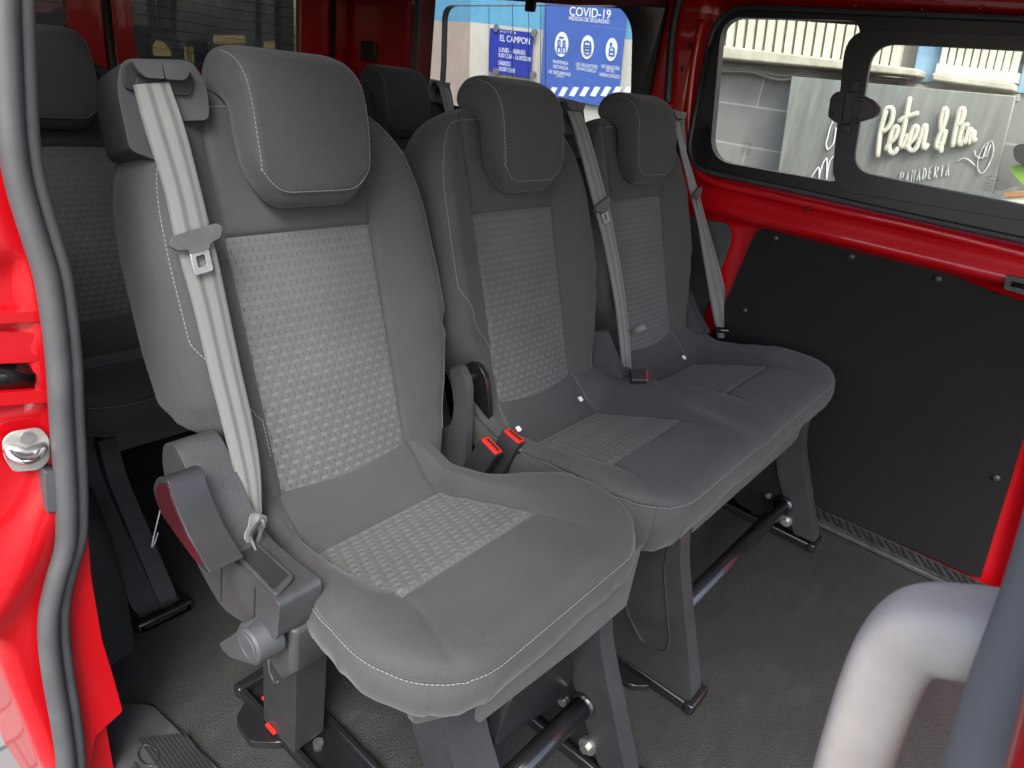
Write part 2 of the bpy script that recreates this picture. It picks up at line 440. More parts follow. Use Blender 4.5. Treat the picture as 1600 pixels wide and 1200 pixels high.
def make_back():
    ss = []
    s = -.085
    brk = [-.085, 0, .351, .50, S_TOP]
    while s < .335: ss.append(s); s += .0085
    ss += [.335, .340, .344, .347, .349, .351, .353, .355, .358, .362, .368, .376]
    s = .386
    while s < .500: ss.append(s); s += .009
    for k in range(15): ss.append(.504 + (S_TOP - .504) * math.sin(k / 14 * math.pi / 2))
    rows, uvr = [], []
    NI, NB, NR = 24, 12, 9
    for s in ss:
        L_, R_ = wl(s), wr(s); th = thick(s); td = top_drop(s)
        kL = min(wi(s), max(L_ * .6, L_ - .028)); kR = min(wi(s), max(R_ * .6, R_ - .028))
        rL, rR = min(.034, L_ * .4, L_ - kL - .004), min(.034, R_ * .4, R_ - kR - .004)
        xs = []
        for k in range(NR): a = (k / NR) * math.pi / 2; xs.append(-(L_ - rL) - rL * math.cos(a))
        # clustered columns near the seams
        def seg(a, b, n, both=True):
            return [lerp(a, b, .5 - .5 * math.cos(math.pi * k / n) if both else k / n) for k in range(n)]
        xs += seg(-(L_ - rL), -kL, NB) + seg(-kL, kR, NI) + seg(kR, R_ - rR, NB)
        for k in range(NR + 1): a = (k / NR) * math.pi / 2; xs.append((R_ - rR) + rR * math.sin(a))
        row = [back_point(x, s) for x in xs]; uv = [(x, s) for x in xs]
        mid = -th * .5
        def bk(x, n): return P0 + Vector((x, 0, 0)) + BD * s + BN * lerp(n, mid, td)
        nR = front_n(R_, s) - .034; nL = front_n(-L_, s) - .034
        for k in range(1, 5): row.append(bk(R_ + .004 * math.sin(k / 5 * math.pi) * (1 - td), lerp(nR, -th + .02, k / 5)))
        for k in range(0, 5): a = k / 5 * math.pi / 2; row.append(bk(R_ - .02 * (1 - math.cos(a)), -th + .02 - .02 * math.sin(a)))
        for k in range(0, 11): row.append(bk(lerp(R_ - .02, -L_ + .02, k / 10), -th))
        for k in range(1, 6): a = k / 5 * math.pi / 2; row.append(bk(-L_ + .02 * (1 - math.sin(a)), -th + .02 - .02 * math.cos(a)))
        for k in range(1, 5): row.append(bk(-L_ - .004 * math.sin(k / 5 * math.pi) * (1 - td), lerp(-th + .02, nL, k / 5)))
        uv += [(0, s)] * (len(row) - len(uv)); rows.append(row); uvr.append(uv)
    i0 = NR + NB; i1 = i0 + NI
    js = [i for i, s in enumerate(ss) if s < .351 - 1e-6]; jmax = len(js)
    isin = lambda i, j: i0 <= j < i1 and i < jmax
    body = grid_mesh('backrest', rows, True, uvr, lambda i, j: not isin(i, j))
    ins = grid_mesh('center_panel', rows, True, uvr, isin)
    body.materials.append(FAB); ins.materials.append(WEA)
    st = MB()
    for side in (-1, 1):
        pth = []
        s = .04 if side < 0 else -.02
        while s < .512: pth.append(back_point(seam_x(s, side), s, .0006)); s += .004
        stitches(st, pth)
    # top seam joining both sides
    pth = []
    a = seam_x(.512, -1); b = seam_x(.512, 1)
    for k in range(40):
        t = k / 39; x = lerp(a, b, t); s = .512 + .012 * math.sin(t * math.pi) ** .5
        pth.append(back_point(x, s, .0012))
    stitches(st, pth)
    return body, ins, st.mesh('stitching', False)
BACK, BACK_INS, BACK_ST = make_back()
for me, mt in ((BACK_ST, 'thread'),): me.materials.append(MATS[mt])

# groove lines beside the stitching are read as dark piping
def make_piping():
    mb = MB()
    for side in (-1, 1):
        pth = []; s = .04 if side < 0 else -.02
        while s < .512: pth.append(back_point(seam_x(s, side) + side * .0035, s, -.0002)); s += .008
        mb.tube(pth, .0011, 6)
    return mb.mesh('piping')

# ---- headrest: hooked pad, side profile in (y, z), swept across x
HP = [(.130, .880), (.134, .930), (.145, .990), (.160, 1.026), (.186, 1.047), (.222, 1.053), (.250, 1.046), (.266, 1.026), (.268, 1.004),
      (.258, .988), (.240, .984), (.220, .980), (.204, .964), (.198, .930), (.192, .897), (.184, .870), (.168, .855), (.144, .855)]
def closed_cr(pts, n):
    P = [Vector((p[0], p[1])) for p in pts]; m_ = len(P); dense = []
    for i in range(m_):
        p0, p1, p2, p3 = P[i - 1], P[i], P[(i + 1) % m_], P[(i + 2) % m_]
        for k in range(12):
            t = k / 12; dense.append(.5 * ((2 * p1) + (p2 - p0) * t + (2 * p0 - 5 * p1 + 4 * p2 - p3) * t * t + (3 * p1 - p0 - 3 * p2 + p3) * t ** 3))
    cum = [0]
    for a, b in zip(dense, dense[1:] + dense[:1]): cum.append(cum[-1] + (b - a).length)
    out = []; j = 0
    for k in range(n):
        d = cum[-1] * k / n
        while cum[j + 1] < d: j += 1
        t = (d - cum[j]) / (cum[j + 1] - cum[j]); out.append(dense[j].lerp(dense[(j + 1) % len(dense)], t))
    return out
def make_headrest():
    n = 120; C = closed_cr(HP, n); W = .0965
    nr = []
    for i in range(n):
        t = (C[(i + 1) % n] - C[i - 1]).normalized(); nr.append(Vector((-t.y, t.x)))
    # make normals point inwards
    cen = Vector((.165, .93)); 
    if (cen - C[0]).dot(nr[0]) < 0: nr = [-v for v in nr]
    xs = []
    r = .013
    for k in range(11): a = k / 10 * math.pi / 2; xs.append((-W + r * (1 - math.sin(a)), r * (1 - math.cos(math.pi / 2 - a))))
    half = []
    prof = []
    for k in range(13):
        a = k / 12 * math.pi / 2; prof.append((-(W - r) - r * math.cos(a), r * (1 - math.sin(a))))
    mid = [(lerp(-(W - r), (W - r), k / 24), 0) for k in range(1, 24)]
    prof = prof + mid + [(-x, o) for x, o in reversed(prof)]
    rows = []; zc = .90
    def P(i, x, o):
        p = C[i] + nr[i] * o
        y, z = p
        # rounded lower corners and slightly rounded upper corners in front view
        ax = abs(x) / W
        lo = max(0, 1 - (z - .855) / .16); z += .052 * lo ** 1.5 * max(0, (ax - .42) / .58) ** 3.0
        hi = max(0, 1 - (1.053 - z) / .07); z -= .010 * hi * max(0, (ax - .6) / .4) ** 2.6
        wob = 1 - .05 * sstep(.97, .85, z)
        y += -.004 * (1 - ax * ax) * (1 if i < 40 else 0)
        return Vector((x * wob, y, z))
    for x, o in prof: rows.append([P(i, x, o) for i in range(n)])
    # close the flat side faces with shrinking rings so the lofted ends are gently domed
    cen_line = []
    for i in range(n):
        pass
    def end_rows(x0, o0, sgn):
        out = []
        for k in range(1, 4):
            o = o0 + .0022 * k
            out.append([P(i, x0 + sgn * .0006 * k, min(o, o)) for i in range(n)])
        return out
    me = bpy.data.meshes.new('headrest')
    A = end_rows(prof[0][0], prof[0][1], -1); B_ = end_rows(prof[-1][0], prof[-1][1], 1)
    rows = list(reversed(A)) + rows + B_
    vs = [tuple(p) for r_ in rows for p in r_]; fs = []
    nr_ = len(rows)
    for i in range(nr_ - 1):
        for j in range(n):
            k = (j + 1) % n; fs.append((i * n + j, i * n + k, (i + 1) * n + k, (i + 1) * n + j))
    for row, base, flip in ((rows[0], 0, False), (rows[-1], (nr_ - 1) * n, True)):
        tr = tessellate_polygon([[Vector((p.y, p.z, 0)) for p in row]])
        for t in tr: fs.append(tuple(base + q for q in (t if flip else reversed(t))))
    me.from_pydata(vs, [], fs)
    bm = bmesh.new(); bm.from_mesh(me); bmesh.ops.recalc_face_normals(bm, faces=bm.faces); bm.to_mesh(me); bm.free()
    for p in me.polygons: p.use_smooth = True
    me.materials.append(FAB)
    st = MB()
    # the seam runs along both front edges and round the bottom
    zz = [i for i in range(n)]
    def osf(x):
        q = abs(x) - (W - r)
        return 0 if q <= 0 else r - math.sqrt(max(0, r * r - q * q))
    def seam(side):
        pth = []
        x = side * (W - .0055); o = osf(x)
        idx = [i for i in range(n) if C[i].x < .27 and (i < 48)]
        for i in idx: pth.append(P(i, x, o - .0004))
        return pth
    a = seam(-1); b = seam(1)
    stitches(st, a); stitches(st, b)
    # bottom run
    ib = max(range(n), key=lambda i: -C[i].y - (0 if C[i].x < .16 else 1))
    pth = [P(0, lerp(-(W - .0055), W - .0055, k / 50), osf(lerp(-(W - .0055), W - .0055, k / 50)) - .0005) for k in range(51)]
    stitches(st, pth)
    return me, st.mesh('stitching', False)
HEAD, HEAD_ST = make_headrest(); HEAD_ST.materials.append(MATS['thread'])
mb = MB()
for sx in (-.055, .055): mb.tube([(sx, .240, .90), (sx, .246, .985)], .0065, 12)
POSTS = mb.mesh('headrest_post'); POSTS.materials.append(MATS['black_gloss'])
for p in POSTS.polygons: p.use_smooth = True
mb = MB()
for sx in (-.055, .055): mb.disc((sx, .240, .962), (0, 0, 1), .016, .012, 16, .013)
COLLAR = mb.mesh('post_collar'); COLLAR.materials.append(MATS['plastic_dark'])

# ---- cushions
def make_cushion(a0, a1, centres, yf=-.383, yb=.075, single=True):
    """a0,a1: left and right x of the widest part; centres: seat centres"""
    R = .125
    kb, kf = .1277, .1353
    def half(y, c): return interp([(-.235, kf), (-.039, kb)], y)
    # columns
    cols = []
    def seg(a, b, n): return [lerp(a, b, .5 - .5 * math.cos(math.pi * k / n)) for k in range(n)]
    marks = [a0]
    for c in centres: marks += [c - .131, c + .131]
    marks.append(a1)
    colmark = []
    for i, (p, q) in enumerate(zip(marks, marks[1:])):
        n = 26 if i % 2 else (22 if 0 < i < len(marks) - 2 else 18)
        if i % 2: colmark.append((len(cols), len(cols) + n))
        cols += seg(p, q, n)
    cols.append(a1)
    rows_y = seg(yf, -.235, 26) + seg(-.235, -.039, 24) + seg(-.039, yb, 14) + [yb]
    ri0, ri1 = 26, 50
    Zc = [(-.383, .470), (-.372, .470), (-.35, .4705), (-.31, .4710), (-.27, .4695), (-.235, .465), (-.18, .4475), (-.11, .424), (-.06, .406), (-.039, .402), (-.01, .414), (.02, .440), (.045, .462), (.075, .480)]
    ZE = [(-.383, .470), (-.36, .471), (-.32, .475), (-.21, .474), (-.15, .462), (-.10, .448), (-.03, .438), (.03, .456), (.075, .480)]
    def zc(tab, y):
        return interp(tab, y)
    def narrow(y, side):  # sides pulled in at the rear
        if single and side > 0: return interp([(-.245, 0), (-.20, .010), (-.164, .036), (-.125, .078), (-.085, .100), (-.02, .110), (.08, .113)], y)
        if single: return interp([(-.25, 0), (-.20, .004), (-.15, .016), (-.09, .040), (-.02, .055), (.08, .058)], y)
        return interp([(-.25, 0), (-.20, .004), (-.12, .020), (-.06, .030), (.08, .034)], y)
    def f(u, v):
        x, y = u, v
        # corner rounding at the front
        for sgn, ed in ((-1, a0), (1, a1)):
            p = (x - (ed - sgn * R)) * sgn / R; q = ((yf + R) - y) / R
            if p > 0 and q > 0:
                p2 = p * math.sqrt(1 - .5 * q * q); q2 = q * math.sqrt(1 - .5 * p * p)
                x = ed - sgn * R + sgn * p2 * R; y = yf + R - q2 * R
        nar = narrow(v, -1 if u < centres[0] else 1)
        L_ = centres[0] - .131; R_ = centres[-1] + .131
        if u < L_: x += nar * (L_ - u) / (L_ - a0) 
        if u > R_: x -= nar * (u - R_) / (a1 - R_)
        return x, y
    def mapx(x, y):  # let insert columns follow the tapered panel
        c = min(centres, key=lambda c: abs(x - c)); d = x - c; k = half(y, c)
        if abs(d) <= .131: return c + d * k / .131
        return x + (k - .131) * (1 if d > 0 else -1) * max(0, 1 - (abs(d) - .131) / .08)
    def top(u, v, x, y):
        c = min(centres, key=lambda c: abs(u - c)); d = abs(u - c)
        z = zc(Zc, v); ze = zc(ZE, v)
        t = sstep(.126, .178, d); z = lerp(z, max(z, ze), t)
        if not single and abs(u - sum(centres) / 2) < .08: # shallow dip between the two places
            z -= .010 * math.cos((u - sum(centres) / 2) / .08 * math.pi / 2) ** 2 * sstep(-.1, -.3, v)
        if d < .131: z -= .004 * math.cos(min(1, d / .131) * math.pi / 2) * 0
        # grooves
        g = 0
        dd_ = d - .131 - .05 * sstep(-.24, -.40, v); g += .0042 * math.exp(-(dd_ / .0038) ** 2) * (1 - .45 * sstep(-.25, -.36, v))
        if d < .131:
            g += .0036 * math.exp(-((v + .235) / .0032) ** 2) + .0045 * math.exp(-((v + .039) / .0035) ** 2)
        z -= g
        # rounding towards the outline
        e = min(u - a0, a1 - u, v - yf)
        rr = .034
        if e < rr: z -= (.021 if single else .015) * (1 - math.sqrt(max(0, 1 - (1 - e / rr) ** 2)))
        return z
    G = []; UV = []
    for v in rows_y:
        r_, uu = [], []
        for u in cols:
            x, y = f(u, v); x = mapx(x, v) if (abs(u - min(centres, key=lambda c: abs(u - c))) < .21) else x
            r_.append(Vector((x, y, top(u, v, x, y)))); uu.append((x, v))
        G.append(r_); UV.append(uu)
    sel_in = lambda i, j: ri0 <= i < ri1 and any(p <= j < q for p, q in colmark)
    ins = grid_mesh('seat_center_panel', G, False, UV, sel_in); ins.materials.append(WEA)
    # outline ring for the skirt
    nr, nc = len(rows_y), len(cols)
    ring = [(i, 0) for i in range(nr - 1, 0, -1)] + [(0, j) for j in range(nc - 1)] + [(i, nc - 1) for i in range(0, nr)]
    vs = [tuple(p) for r_ in G for p in r_]; fs = []
    for i in range(nr - 1):
        for j in range(nc - 1):
            if sel_in(i, j): continue
            fs.append((i * nc + j, i * nc + j + 1, (i + 1) * nc + j + 1, (i + 1) * nc + j))
    prev = [i * nc + j for i, j in ring]; pts = [G[i][j] for i, j in ring]; m_ = len(pts)
    nrm = []
    for k in range(m_):
        t = pts[min(k + 1, m_ - 1)] - pts[max(k - 1, 0)]; t.z = 0; t.normalize(); nrm.append(Vector((t.y, -t.x, 0)))
    # smooth normals
    for _ in range(6): nrm = [(nrm[max(k - 1, 0)] + nrm[k] * 2 + nrm[min(k + 1, m_ - 1)]).normalized() for k in range(m_)]
    levels = [(-.003, .0000), (.0015, -.004), (.0045, -.009), (.0065, -.018), (.005, -.028), (.000, -.040), (-.010, -.051), (-.024, -.058), (-.042, -.062), (-.07, -.064)]
    for li, (o, dz) in enumerate(levels):
        cur = []
        for k in range(m_):
            p = pts[k]; wob = .0012 * math.sin(k * .55) * (1 if li in (4, 5, 6) else .3)
            fr = sstep(-.20, -.36, p.y)
            q = p + nrm[k] * (o + wob); q.z = p.z + dz * ((1.30 if single else 1.55) + (.0 if single else .35 * (1 - sstep(.05, .35, abs(p.x - a0)))) * fr)
            cur.append(len(vs)); vs.append(tuple(q))
        for k in range(m_ - 1): fs.append((prev[k], cur[k], cur[k + 1], prev[k + 1]))
        prev = cur
    fs.append(tuple(prev))
    me = bpy.data.meshes.new('cushion'); me.from_pydata(vs, [], fs)
    me.uv_layers.new(name='UVMap')
    bm = bmesh.new(); bm.from_mesh(me); bmesh.ops.delete(bm, geom=[v for v in bm.verts if not v.link_faces], context='VERTS'); bmesh.ops.recalc_face_normals(bm, faces=bm.faces); bm.to_mesh(me); bm.free()
    for p in me.polygons: p.use_smooth = True
    me.materials.append(FAB)
    st = MB()
    pth = [pts[k] + nrm[k] * .0016 + Vector((0, 0, -.0012)) for k in range(m_) if pts[k].y < -.0]
    stitches(st, pth, r=.0006)
    cross = []
    # cross seams at the back of the seat
    for c in centres:
        for sx in (-1, 1):
            pp = []
            for k in range(16):
                v = lerp(-.039, .045, k / 15); x = c + sx * (.131 - .004 * k / 15); pp.append(Vector((x + sx * .003, v, zc(Zc, v) + .0008 + .010 * sstep(.122, .19, .134) )))
            if not single:
                xs_ = MB(); stitches(xs_, pp); xm = xs_.mesh('seam_stitching', False); xm.materials.append(MATS['thread']); cross.append(xm)
    pipe = MB(); pipe.tube([pts[k] + nrm[k] * -.0030 + Vector((0, 0, .0002)) for k in range(m_)], .0013, 6)
    return me, ins, st.mesh('stitching', False), pipe.mesh('piping'), cross
CU1 = make_cushion(-.226, .280, [0.0])
CU2 = make_cushion(-.215, .800, [0.0, .4842], single=False)
for c in (CU1, CU2):
    c[2].materials.append(MATS['thread']); c[3].materials.append(FAB)
    for p in c[3].polygons: p.use_smooth = True

# ---- belt guide tower on the top corner of a backrest (built for the left corner; mirrored for the right)
def tower_meshes():
    # local: back plane frame, x measured from the tower centre; front view polygon extruded backwards
    def F(x, s, n): return Vector((x, 0, 0)) + P0 + BD * s + BN * n
    pl = rounded([F(-.052, .462, 0), F(-.050, .535, 0), F(-.036, .566, 0), F(.050, .572, 0), F(.062, .540, 0), F(.056, .500, 0), F(.002, .496, 0), F(-.014, .446, 0)],
                 [.008, .02, .014, .016, .014, .010, .01, .006], 4)
    body = MB().prism([p + BN * .020 for p in pl], -BN * .072)
    # sloping lower rear body that runs down the side of the backrest
    body_me = body.mesh('belt_guide')
    U = .010; V = -.005
    rec = MB().prism(rounded([F(-.038 + V, .520 + U, .0212), F(-.034 + V, .548 + U, .0212), F(.044 + V, .552 + U, .0212), F(.049 + V, .534 + U, .0212), F(.040 + V, .517 + U, .0212)], .008, 4), BN * .0035, )
    lip = MB()
    for sx in (-1, 1):
        lip.prism(rounded([F(.002 + sx * .001, .532 + U, .0235), F(.002 + sx * .001, .550 + U, .0235), F(.002 + sx * .035, .550 + U, .0235), F(.002 + sx * .029, .537 + U, .0235), F(.002 + sx * .022, .532 + U, .0235)], .003, 3), BN * .013)
    slot = MB().prism(rounded([F(-.030, .522 + U, .0248), F(-.028, .533 + U, .0248), F(.030, .533 + U, .0248), F(.034, .522 + U, .0248)], .004, 3), BN * .001)
    return body_me, rec.mesh('escutcheon'), lip.mesh('webbing_lip'), slot.mesh('belt_slot')
TW = tower_meshes()
for me, mt in zip(TW, ('plastic', 'plastic_dark', 'plastic', 'rubber_black')):
    me.materials.append(MATS[mt])
    for p in me.polygons: p.use_smooth = True
    me.set_sharp_from_angle(angle=math.radians(40))
def tower(parent, x, sx=1, dz=0):
    o = inst('belt_guide', TW[0], parent, (x, 0, dz)); o.scale = (sx, 1, 1)
    b = o.modifiers.new('bevel', 'BEVEL'); b.width = .007; b.segments = 3; b.limit_method = 'ANGLE'; b.angle_limit = math.radians(50)
    for me, nm in ((TW[1], 'escutcheon'), (TW[2], 'webbing_lip'), (TW[3], 'belt_slot')):
        c = inst(nm, me, o); c2 = c.modifiers.new('bevel', 'BEVEL'); c2.width = .0012; c2.segments = 2; c2.limit_method = 'ANGLE'
    return o
def ribbon(name, Ls, Rs, parent, thick=.0014, sub=6):
    """webbing between two edge lines"""
    Lp, Rp = smooth_path(Ls, sub), smooth_path(Rs, sub); n = len(Lp); rows = []; uv = []; acc = 0
    NC = 8
    for i in range(n):
        if i: acc += (Lp[i] - Lp[i - 1]).length
        t = (Lp[min(i + 1, n - 1)] - Lp[max(0, i - 1)]).normalized(); wv = (Rp[i] - Lp[i]); nn = t.cross(wv).normalized()
        if nn.y > 0: nn = -nn
        r_ = []; u_ = []
        for k in range(NC + 1):
            q = k / NC; r_.append(Lp[i].lerp(Rp[i], q) + nn * (.0008 * math.sin(q * math.pi) + thick / 2)); u_.append((q, acc * 1))
        for k in range(NC, -1, -1):
            q = k / NC; r_.append(Lp[i].lerp(Rp[i], q) + nn * (.0008 * math.sin(q * math.pi) - thick / 2)); u_.append((q, acc * 1))
        rows.append(r_); uv.append(u_)
    me = grid_mesh(name, rows, True, uv)
    return link(name, me, 'belt', parent)
def tongue(parent, c, t, wv, s=1.0):
    """metal latch tongue: c centre on the belt, t unit vector down the belt, wv unit vector across it"""
    nn = t.cross(wv).normalized()
    if nn.y > 0: nn = -nn
    c = c + nn * .004
    def Q(a, b): return c + wv * a * s + t * b * s
    body = MB().prism(rounded([Q(-.031, -.010), Q(.029, -.012), Q(.036, -.006), Q(.030, .006), Q(.014, .010), Q(.013, .016), Q(-.013, .016), Q(-.014, .010), Q(-.026, .008), Q(-.036, 0)], .003, 3), nn * .0055)
    b = body.build('belt_tongue', 'sill_grey', parent, bevel=.0012)
    out = rounded([Q(-.0125, .014), Q(.0125, .014), Q(.0125, .042), Q(-.0125, .042)], .003, 3)
    hole = rounded([Q(-.006, .020), Q(.006, .020), Q(.006, .034), Q(-.006, .034)], .002, 3)
    MB().prism([p + nn * .0015 for p in out], nn * .0022, [[p + nn * .0015 for p in hole]]).build('latch_plate', 'steel', b, bevel=.0005)
def buckle(parent, base, top, wvec, label=None, w_=.020, th=.011):
    """buckle body from base to top with a red push button at its top end"""
    base, top = Vector(base), Vector(top); d = (top - base).normalized(); sx = Vector(wvec); sx = (sx - d * sx.dot(d)).normalized(); fz = sx.cross(d).normalized()
    def Q(a, b): return top + sx * a + fz * b
    bd = rounded([Q(-w_, -th), Q(w_, -th), Q(w_, th), Q(-w_, th)], .004, 4)
    bk = MB().prism(bd, -d * (top - base).length).build('buckle', 'plastic_dark', parent, bevel=.002)
    if label: bk['label'] = label
    rb = [Q(-w_ + .002, -th + .002), Q(w_ - .002, -th + .002), Q(w_ - .002, th - .002), Q(-w_ + .002, th - .002)]
    MB().prism([p + d * .0004 for p in rounded(rb, .003, 3)], d * .0022).build('release_button', 'button_red', bk, bevel=.0008)
    sl = [Q(-w_ + .006, -th * .42), Q(w_ - .006, -th * .42), Q(w_ - .006, th * .05), Q(-w_ + .006, th * .05)]
    MB().prism([p + d * .0028 for p in sl], d * .0006).build('buckle_slot', 'rubber_black', bk)
    return bk

def seat_place(parent, x, tower_x=None, tsx=1):
    bk = inst('backrest', BACK, parent, (x, 0, 0))
    inst('center_panel', BACK_INS, bk); inst('stitching', BACK_ST, bk)
    hr = inst('headrest', HEAD, parent, (x, 0, 0)); inst('stitching', HEAD_ST, hr); inst('headrest_post', POSTS, hr); inst('post_collar', COLLAR, bk)
    if tower_x is not None: tower(parent, x + tower_x, tsx)
    return bk

# ---- legs and floor frames
def leg_frame(parent, x, kind, side=1, z_top=.37):
    """side frame of a seat standing on its floor foot"""
    if kind == 'cover':      # broad trapezoid cover with an embossed outline
        P = [Vector((x, -.275, z_top)), Vector((x, -.368, z_top)), Vector((x, -.382, .30)), Vector((x, -.478, .035)), Vector((x, -.458, .018)), Vector((x, -.255, .018)), Vector((x, -.252, .05))]
        leg = MB().prism(rounded(P, [.01, .03, .06, .02, .01, .02, .02], 5), (.038, 0, 0)).build('leg', 'leg_plastic', parent, bevel=.006, segs=3)
        Q = rounded([Vector((x, -.290, .35)), Vector((x, -.352, .35)), Vector((x, -.356, .28)), Vector((x, -.408, .125)), Vector((x, -.403, .090)), Vector((x, -.352, .085)), Vector((x, -.300, .14))], .018, 5)
        c = sum(Q, Vector()) / len(Q); Q2 = [c + (q - c) * .93 for q in Q]
        MB().prism(Q, (-.0035, 0, 0), [Q2]).build('embossed_rib', 'leg_plastic', leg, bevel=.0015)
    elif kind == 'metal':
        P = [Vector((x, -.10, z_top)), Vector((x, -.31, z_top)), Vector((x, -.33, .24)), Vector((x, -.440, .03)), Vector((x, -.25, .03)), Vector((x, -.20, .16))]
        leg = MB().prism(rounded(P, .02, 4), (.012, 0, 0)).build('leg', 'black_metal', parent, bevel=.003)
        Cv = [Vector((x - .006, -.300, z_top)), Vector((x - .006, -.355, z_top)), Vector((x - .006, -.368, .275)), Vector((x - .006, -.482, .03)), Vector((x - .006, -.422, .03)), Vector((x - .006, -.318, .20))]
        MB().prism(rounded(Cv, [.01, .01, .05, .01, .01, .05], 5), (.038, 0, 0)).build('leg_cover', 'leg_plastic', leg, bevel=.005, segs=3)
        b = MB(); b.disc((x - .001, -.395, .055), (-1, 0, 0), .016, .010, 20); b.disc((x - .011, -.395, .055), (-1, 0, 0), .009, .008, 6)
        b.disc((x - .001, -.330, .10), (-1, 0, 0), .007, .006, 12)
        b.build('bolt', 'steel', leg, smooth=True, angle=40)
    return leg
def foot_rail(parent, x, y0, y1, wd=.060, h=.024, name='floor_rail', scoop=None):
    """pressed channel on the floor: two side flanges and a sunken web with bolts"""
    mb = MB()
    mb.box((x - wd / 2, y0, .001), (x + wd / 2, y1, .008))
    mb.box((x - wd / 2, y0, .008), (x - wd / 2 + .012, y1, h)); mb.box((x + wd / 2 - .012, y0, .008), (x + wd / 2, y1, h))
    r = mb.build(name, 'black_metal', parent, bevel=.003)
    e = MB()
    for yy in (y0, y1 - .02): e.box((x - wd / 2 - .003, yy, .001), (x + wd / 2 + .003, yy + .02, h + .003))
    e.build('rail_end', 'black_metal', r, bevel=.005, segs=3)
    b = MB(); n = max(2, int((y1 - y0) / .12))
    for k in range(n): b.disc((x, lerp(y0 + .06, y1 - .06, k / (n - 1)), .008), (0, 0, 1), .009, .006, 8)
    b.build('bolt', 'steel', r)
    return r

# ================================================================== SINGLE SEAT (nearest)
def cushion_place(parent, CU, x):
    cu = inst('cushion', CU[0], parent, (x, 0, 0)); inst('center_panel', CU[1], cu); inst('stitching', CU[2], cu); inst('piping', CU[3], cu)
    for xm in CU[4]: inst('seam_stitching', xm, cu)
    return cu
S1 = empty('single_seat', (0, 0, 0), 'single grey fabric van seat nearest the open door with plastic side console', 'van seat', 'passenger seats of the front row')
seat_place(S1, 0); cu1 = cushion_place(S1, CU1, 0)
T1 = tower(S1, -.178, 1)
# shoulder belt
Lx = [(208, 133), (225, 197), (255, 292), (272, 369), (281, 405), (302, 480), (326, 580), (349, 670), (371, 756), (388, 822)]
Rx = [(264, 129), (289, 202), (312, 290), (327, 352), (340, 405), (356, 480), (377, 580), (397, 670), (407, 737), (409, 800)]
ns = [.0285, .044, .048, .048, .048, .046, .044, .045, .050, .052]
SB = ribbon('seat_belt', [onback(*p, n) for p, n in zip(Lx, ns)], [onback(*p, n) for p, n in zip(Rx, ns)], S1)
tcen = onback(303, 374, .050); tdn = (onback(322, 440, .05) - onback(290, 300, .05)).normalized(); twv = (onback(330, 365, .05) - onback(275, 380, .05)).normalized()
tongue(SB, tcen, tdn, twv, 1.0)
# side console: recliner housing, outer face at x=-.27
XO = -.262
def CP(*l): return [Vector((XO, y, z)) for y, z in l]
prof = CP((-.160, .420), (-.168, .484), (-.110, .480), (-.050, .480), (-.010, .506), (.030, .556), (.062, .586), (.095, .576), (.108, .540), (.095, .490), (.030, .412), (-.03, .378), (-.08, .392))
con = MB().prism(rounded(prof, [.012, .010, .02, .03, .03, .03, .03, .03, .03, .03, .03, .03, .03], 4), (.058, 0, 0)).build('side_console', 'plastic_grey', S1, bevel=.0135, segs=5)
# pocket opening in the console top, with the belt anchor
pz = [on(x, y, 'z', .486) for x, y in ((392, 858), (428, 880), (458, 902), (432, 926), (402, 900), (372, 868))]
pz = [on(x, y, 'z', .486) for x, y in ((400, 852), (452, 900), (428, 924), (372, 866))]
cz = sum(pz, Vector()) / 4
MB().prism(rounded(pz, .005, 3), (0, 0, .0012)).build('belt_pocket', 'rubber_black', con)
rimi = rounded([p - Vector((0, 0, .003)) for p in pz], .005, 4)
rimo = rounded([cz + (p - cz) * 1.22 - Vector((0, 0, .003)) for p in pz], .008, 4)
MB().prism(rimo, (0, 0, .0052), [rimi]).build('pocket_rim', 'plastic_grey', con, bevel=.001)
# panel joints of the console
for (ya, za, yb_, zb) in ((-.030, .384, -.040, .487), (-.110, .400, -.116, .487)):
    MB().tube([(XO - .0008, ya, za + .008), (XO - .0008, yb_, zb - .014)], .0011, 6).build('panel_joint', 'rubber_black', con)
# folded webbing loop that comes out of the pocket
lp = smooth_path([on(x, y, 'x', xx) for x, y, xx in ((404, 892, -.226), (394, 868, -.230), (388, 842, -.232), (394, 818, -.230), (406, 808, -.222), (411, 820, -.218), (404, 842, -.220), (402, 866, -.222), (412, 890, -.224), (424, 908, -.226))], 6)
MB().tube(lp, [(.0016, .0070 + .0025 * math.sin(i * .7)) for i in range(len(lp))], 10).build('lap_belt_loop', 'belt', S1, smooth=True)
MB().tube(smooth_path([on(x, y, 'x', -.234) for x, y in ((398, 880), (400, 862), (392, 838), (400, 822), (410, 812), (413, 824))], 5), .0022, 8).build('lap_belt_fold', 'sill_grey', S1, smooth=True)
# recline lever
lo_ = [on(x, y, 'x', -.303) for x, y in ((238, 765), (246, 744), (262, 748), (274, 790), (298, 845), (329, 897), (312, 886), (282, 845), (250, 800))]
lv = MB().prism(rounded(lo_, [.012, .012, .010, .02, .02, .004, .02, .03, .02], 4), (.042, 0, 0)).build('recline_lever', 'plastic_dark', S1, bevel=.003, segs=3)
cl_ = sum(lo_, Vector()) / len(lo_)
MB().prism([Vector((-.3033, 0, 0)) + (cl_ + (p - cl_) * .86) - Vector((cl_.x, 0, 0)) for p in rounded(lo_, .010, 4)], (-.0012, 0, 0)).build('lever_face', 'lever_side', lv)
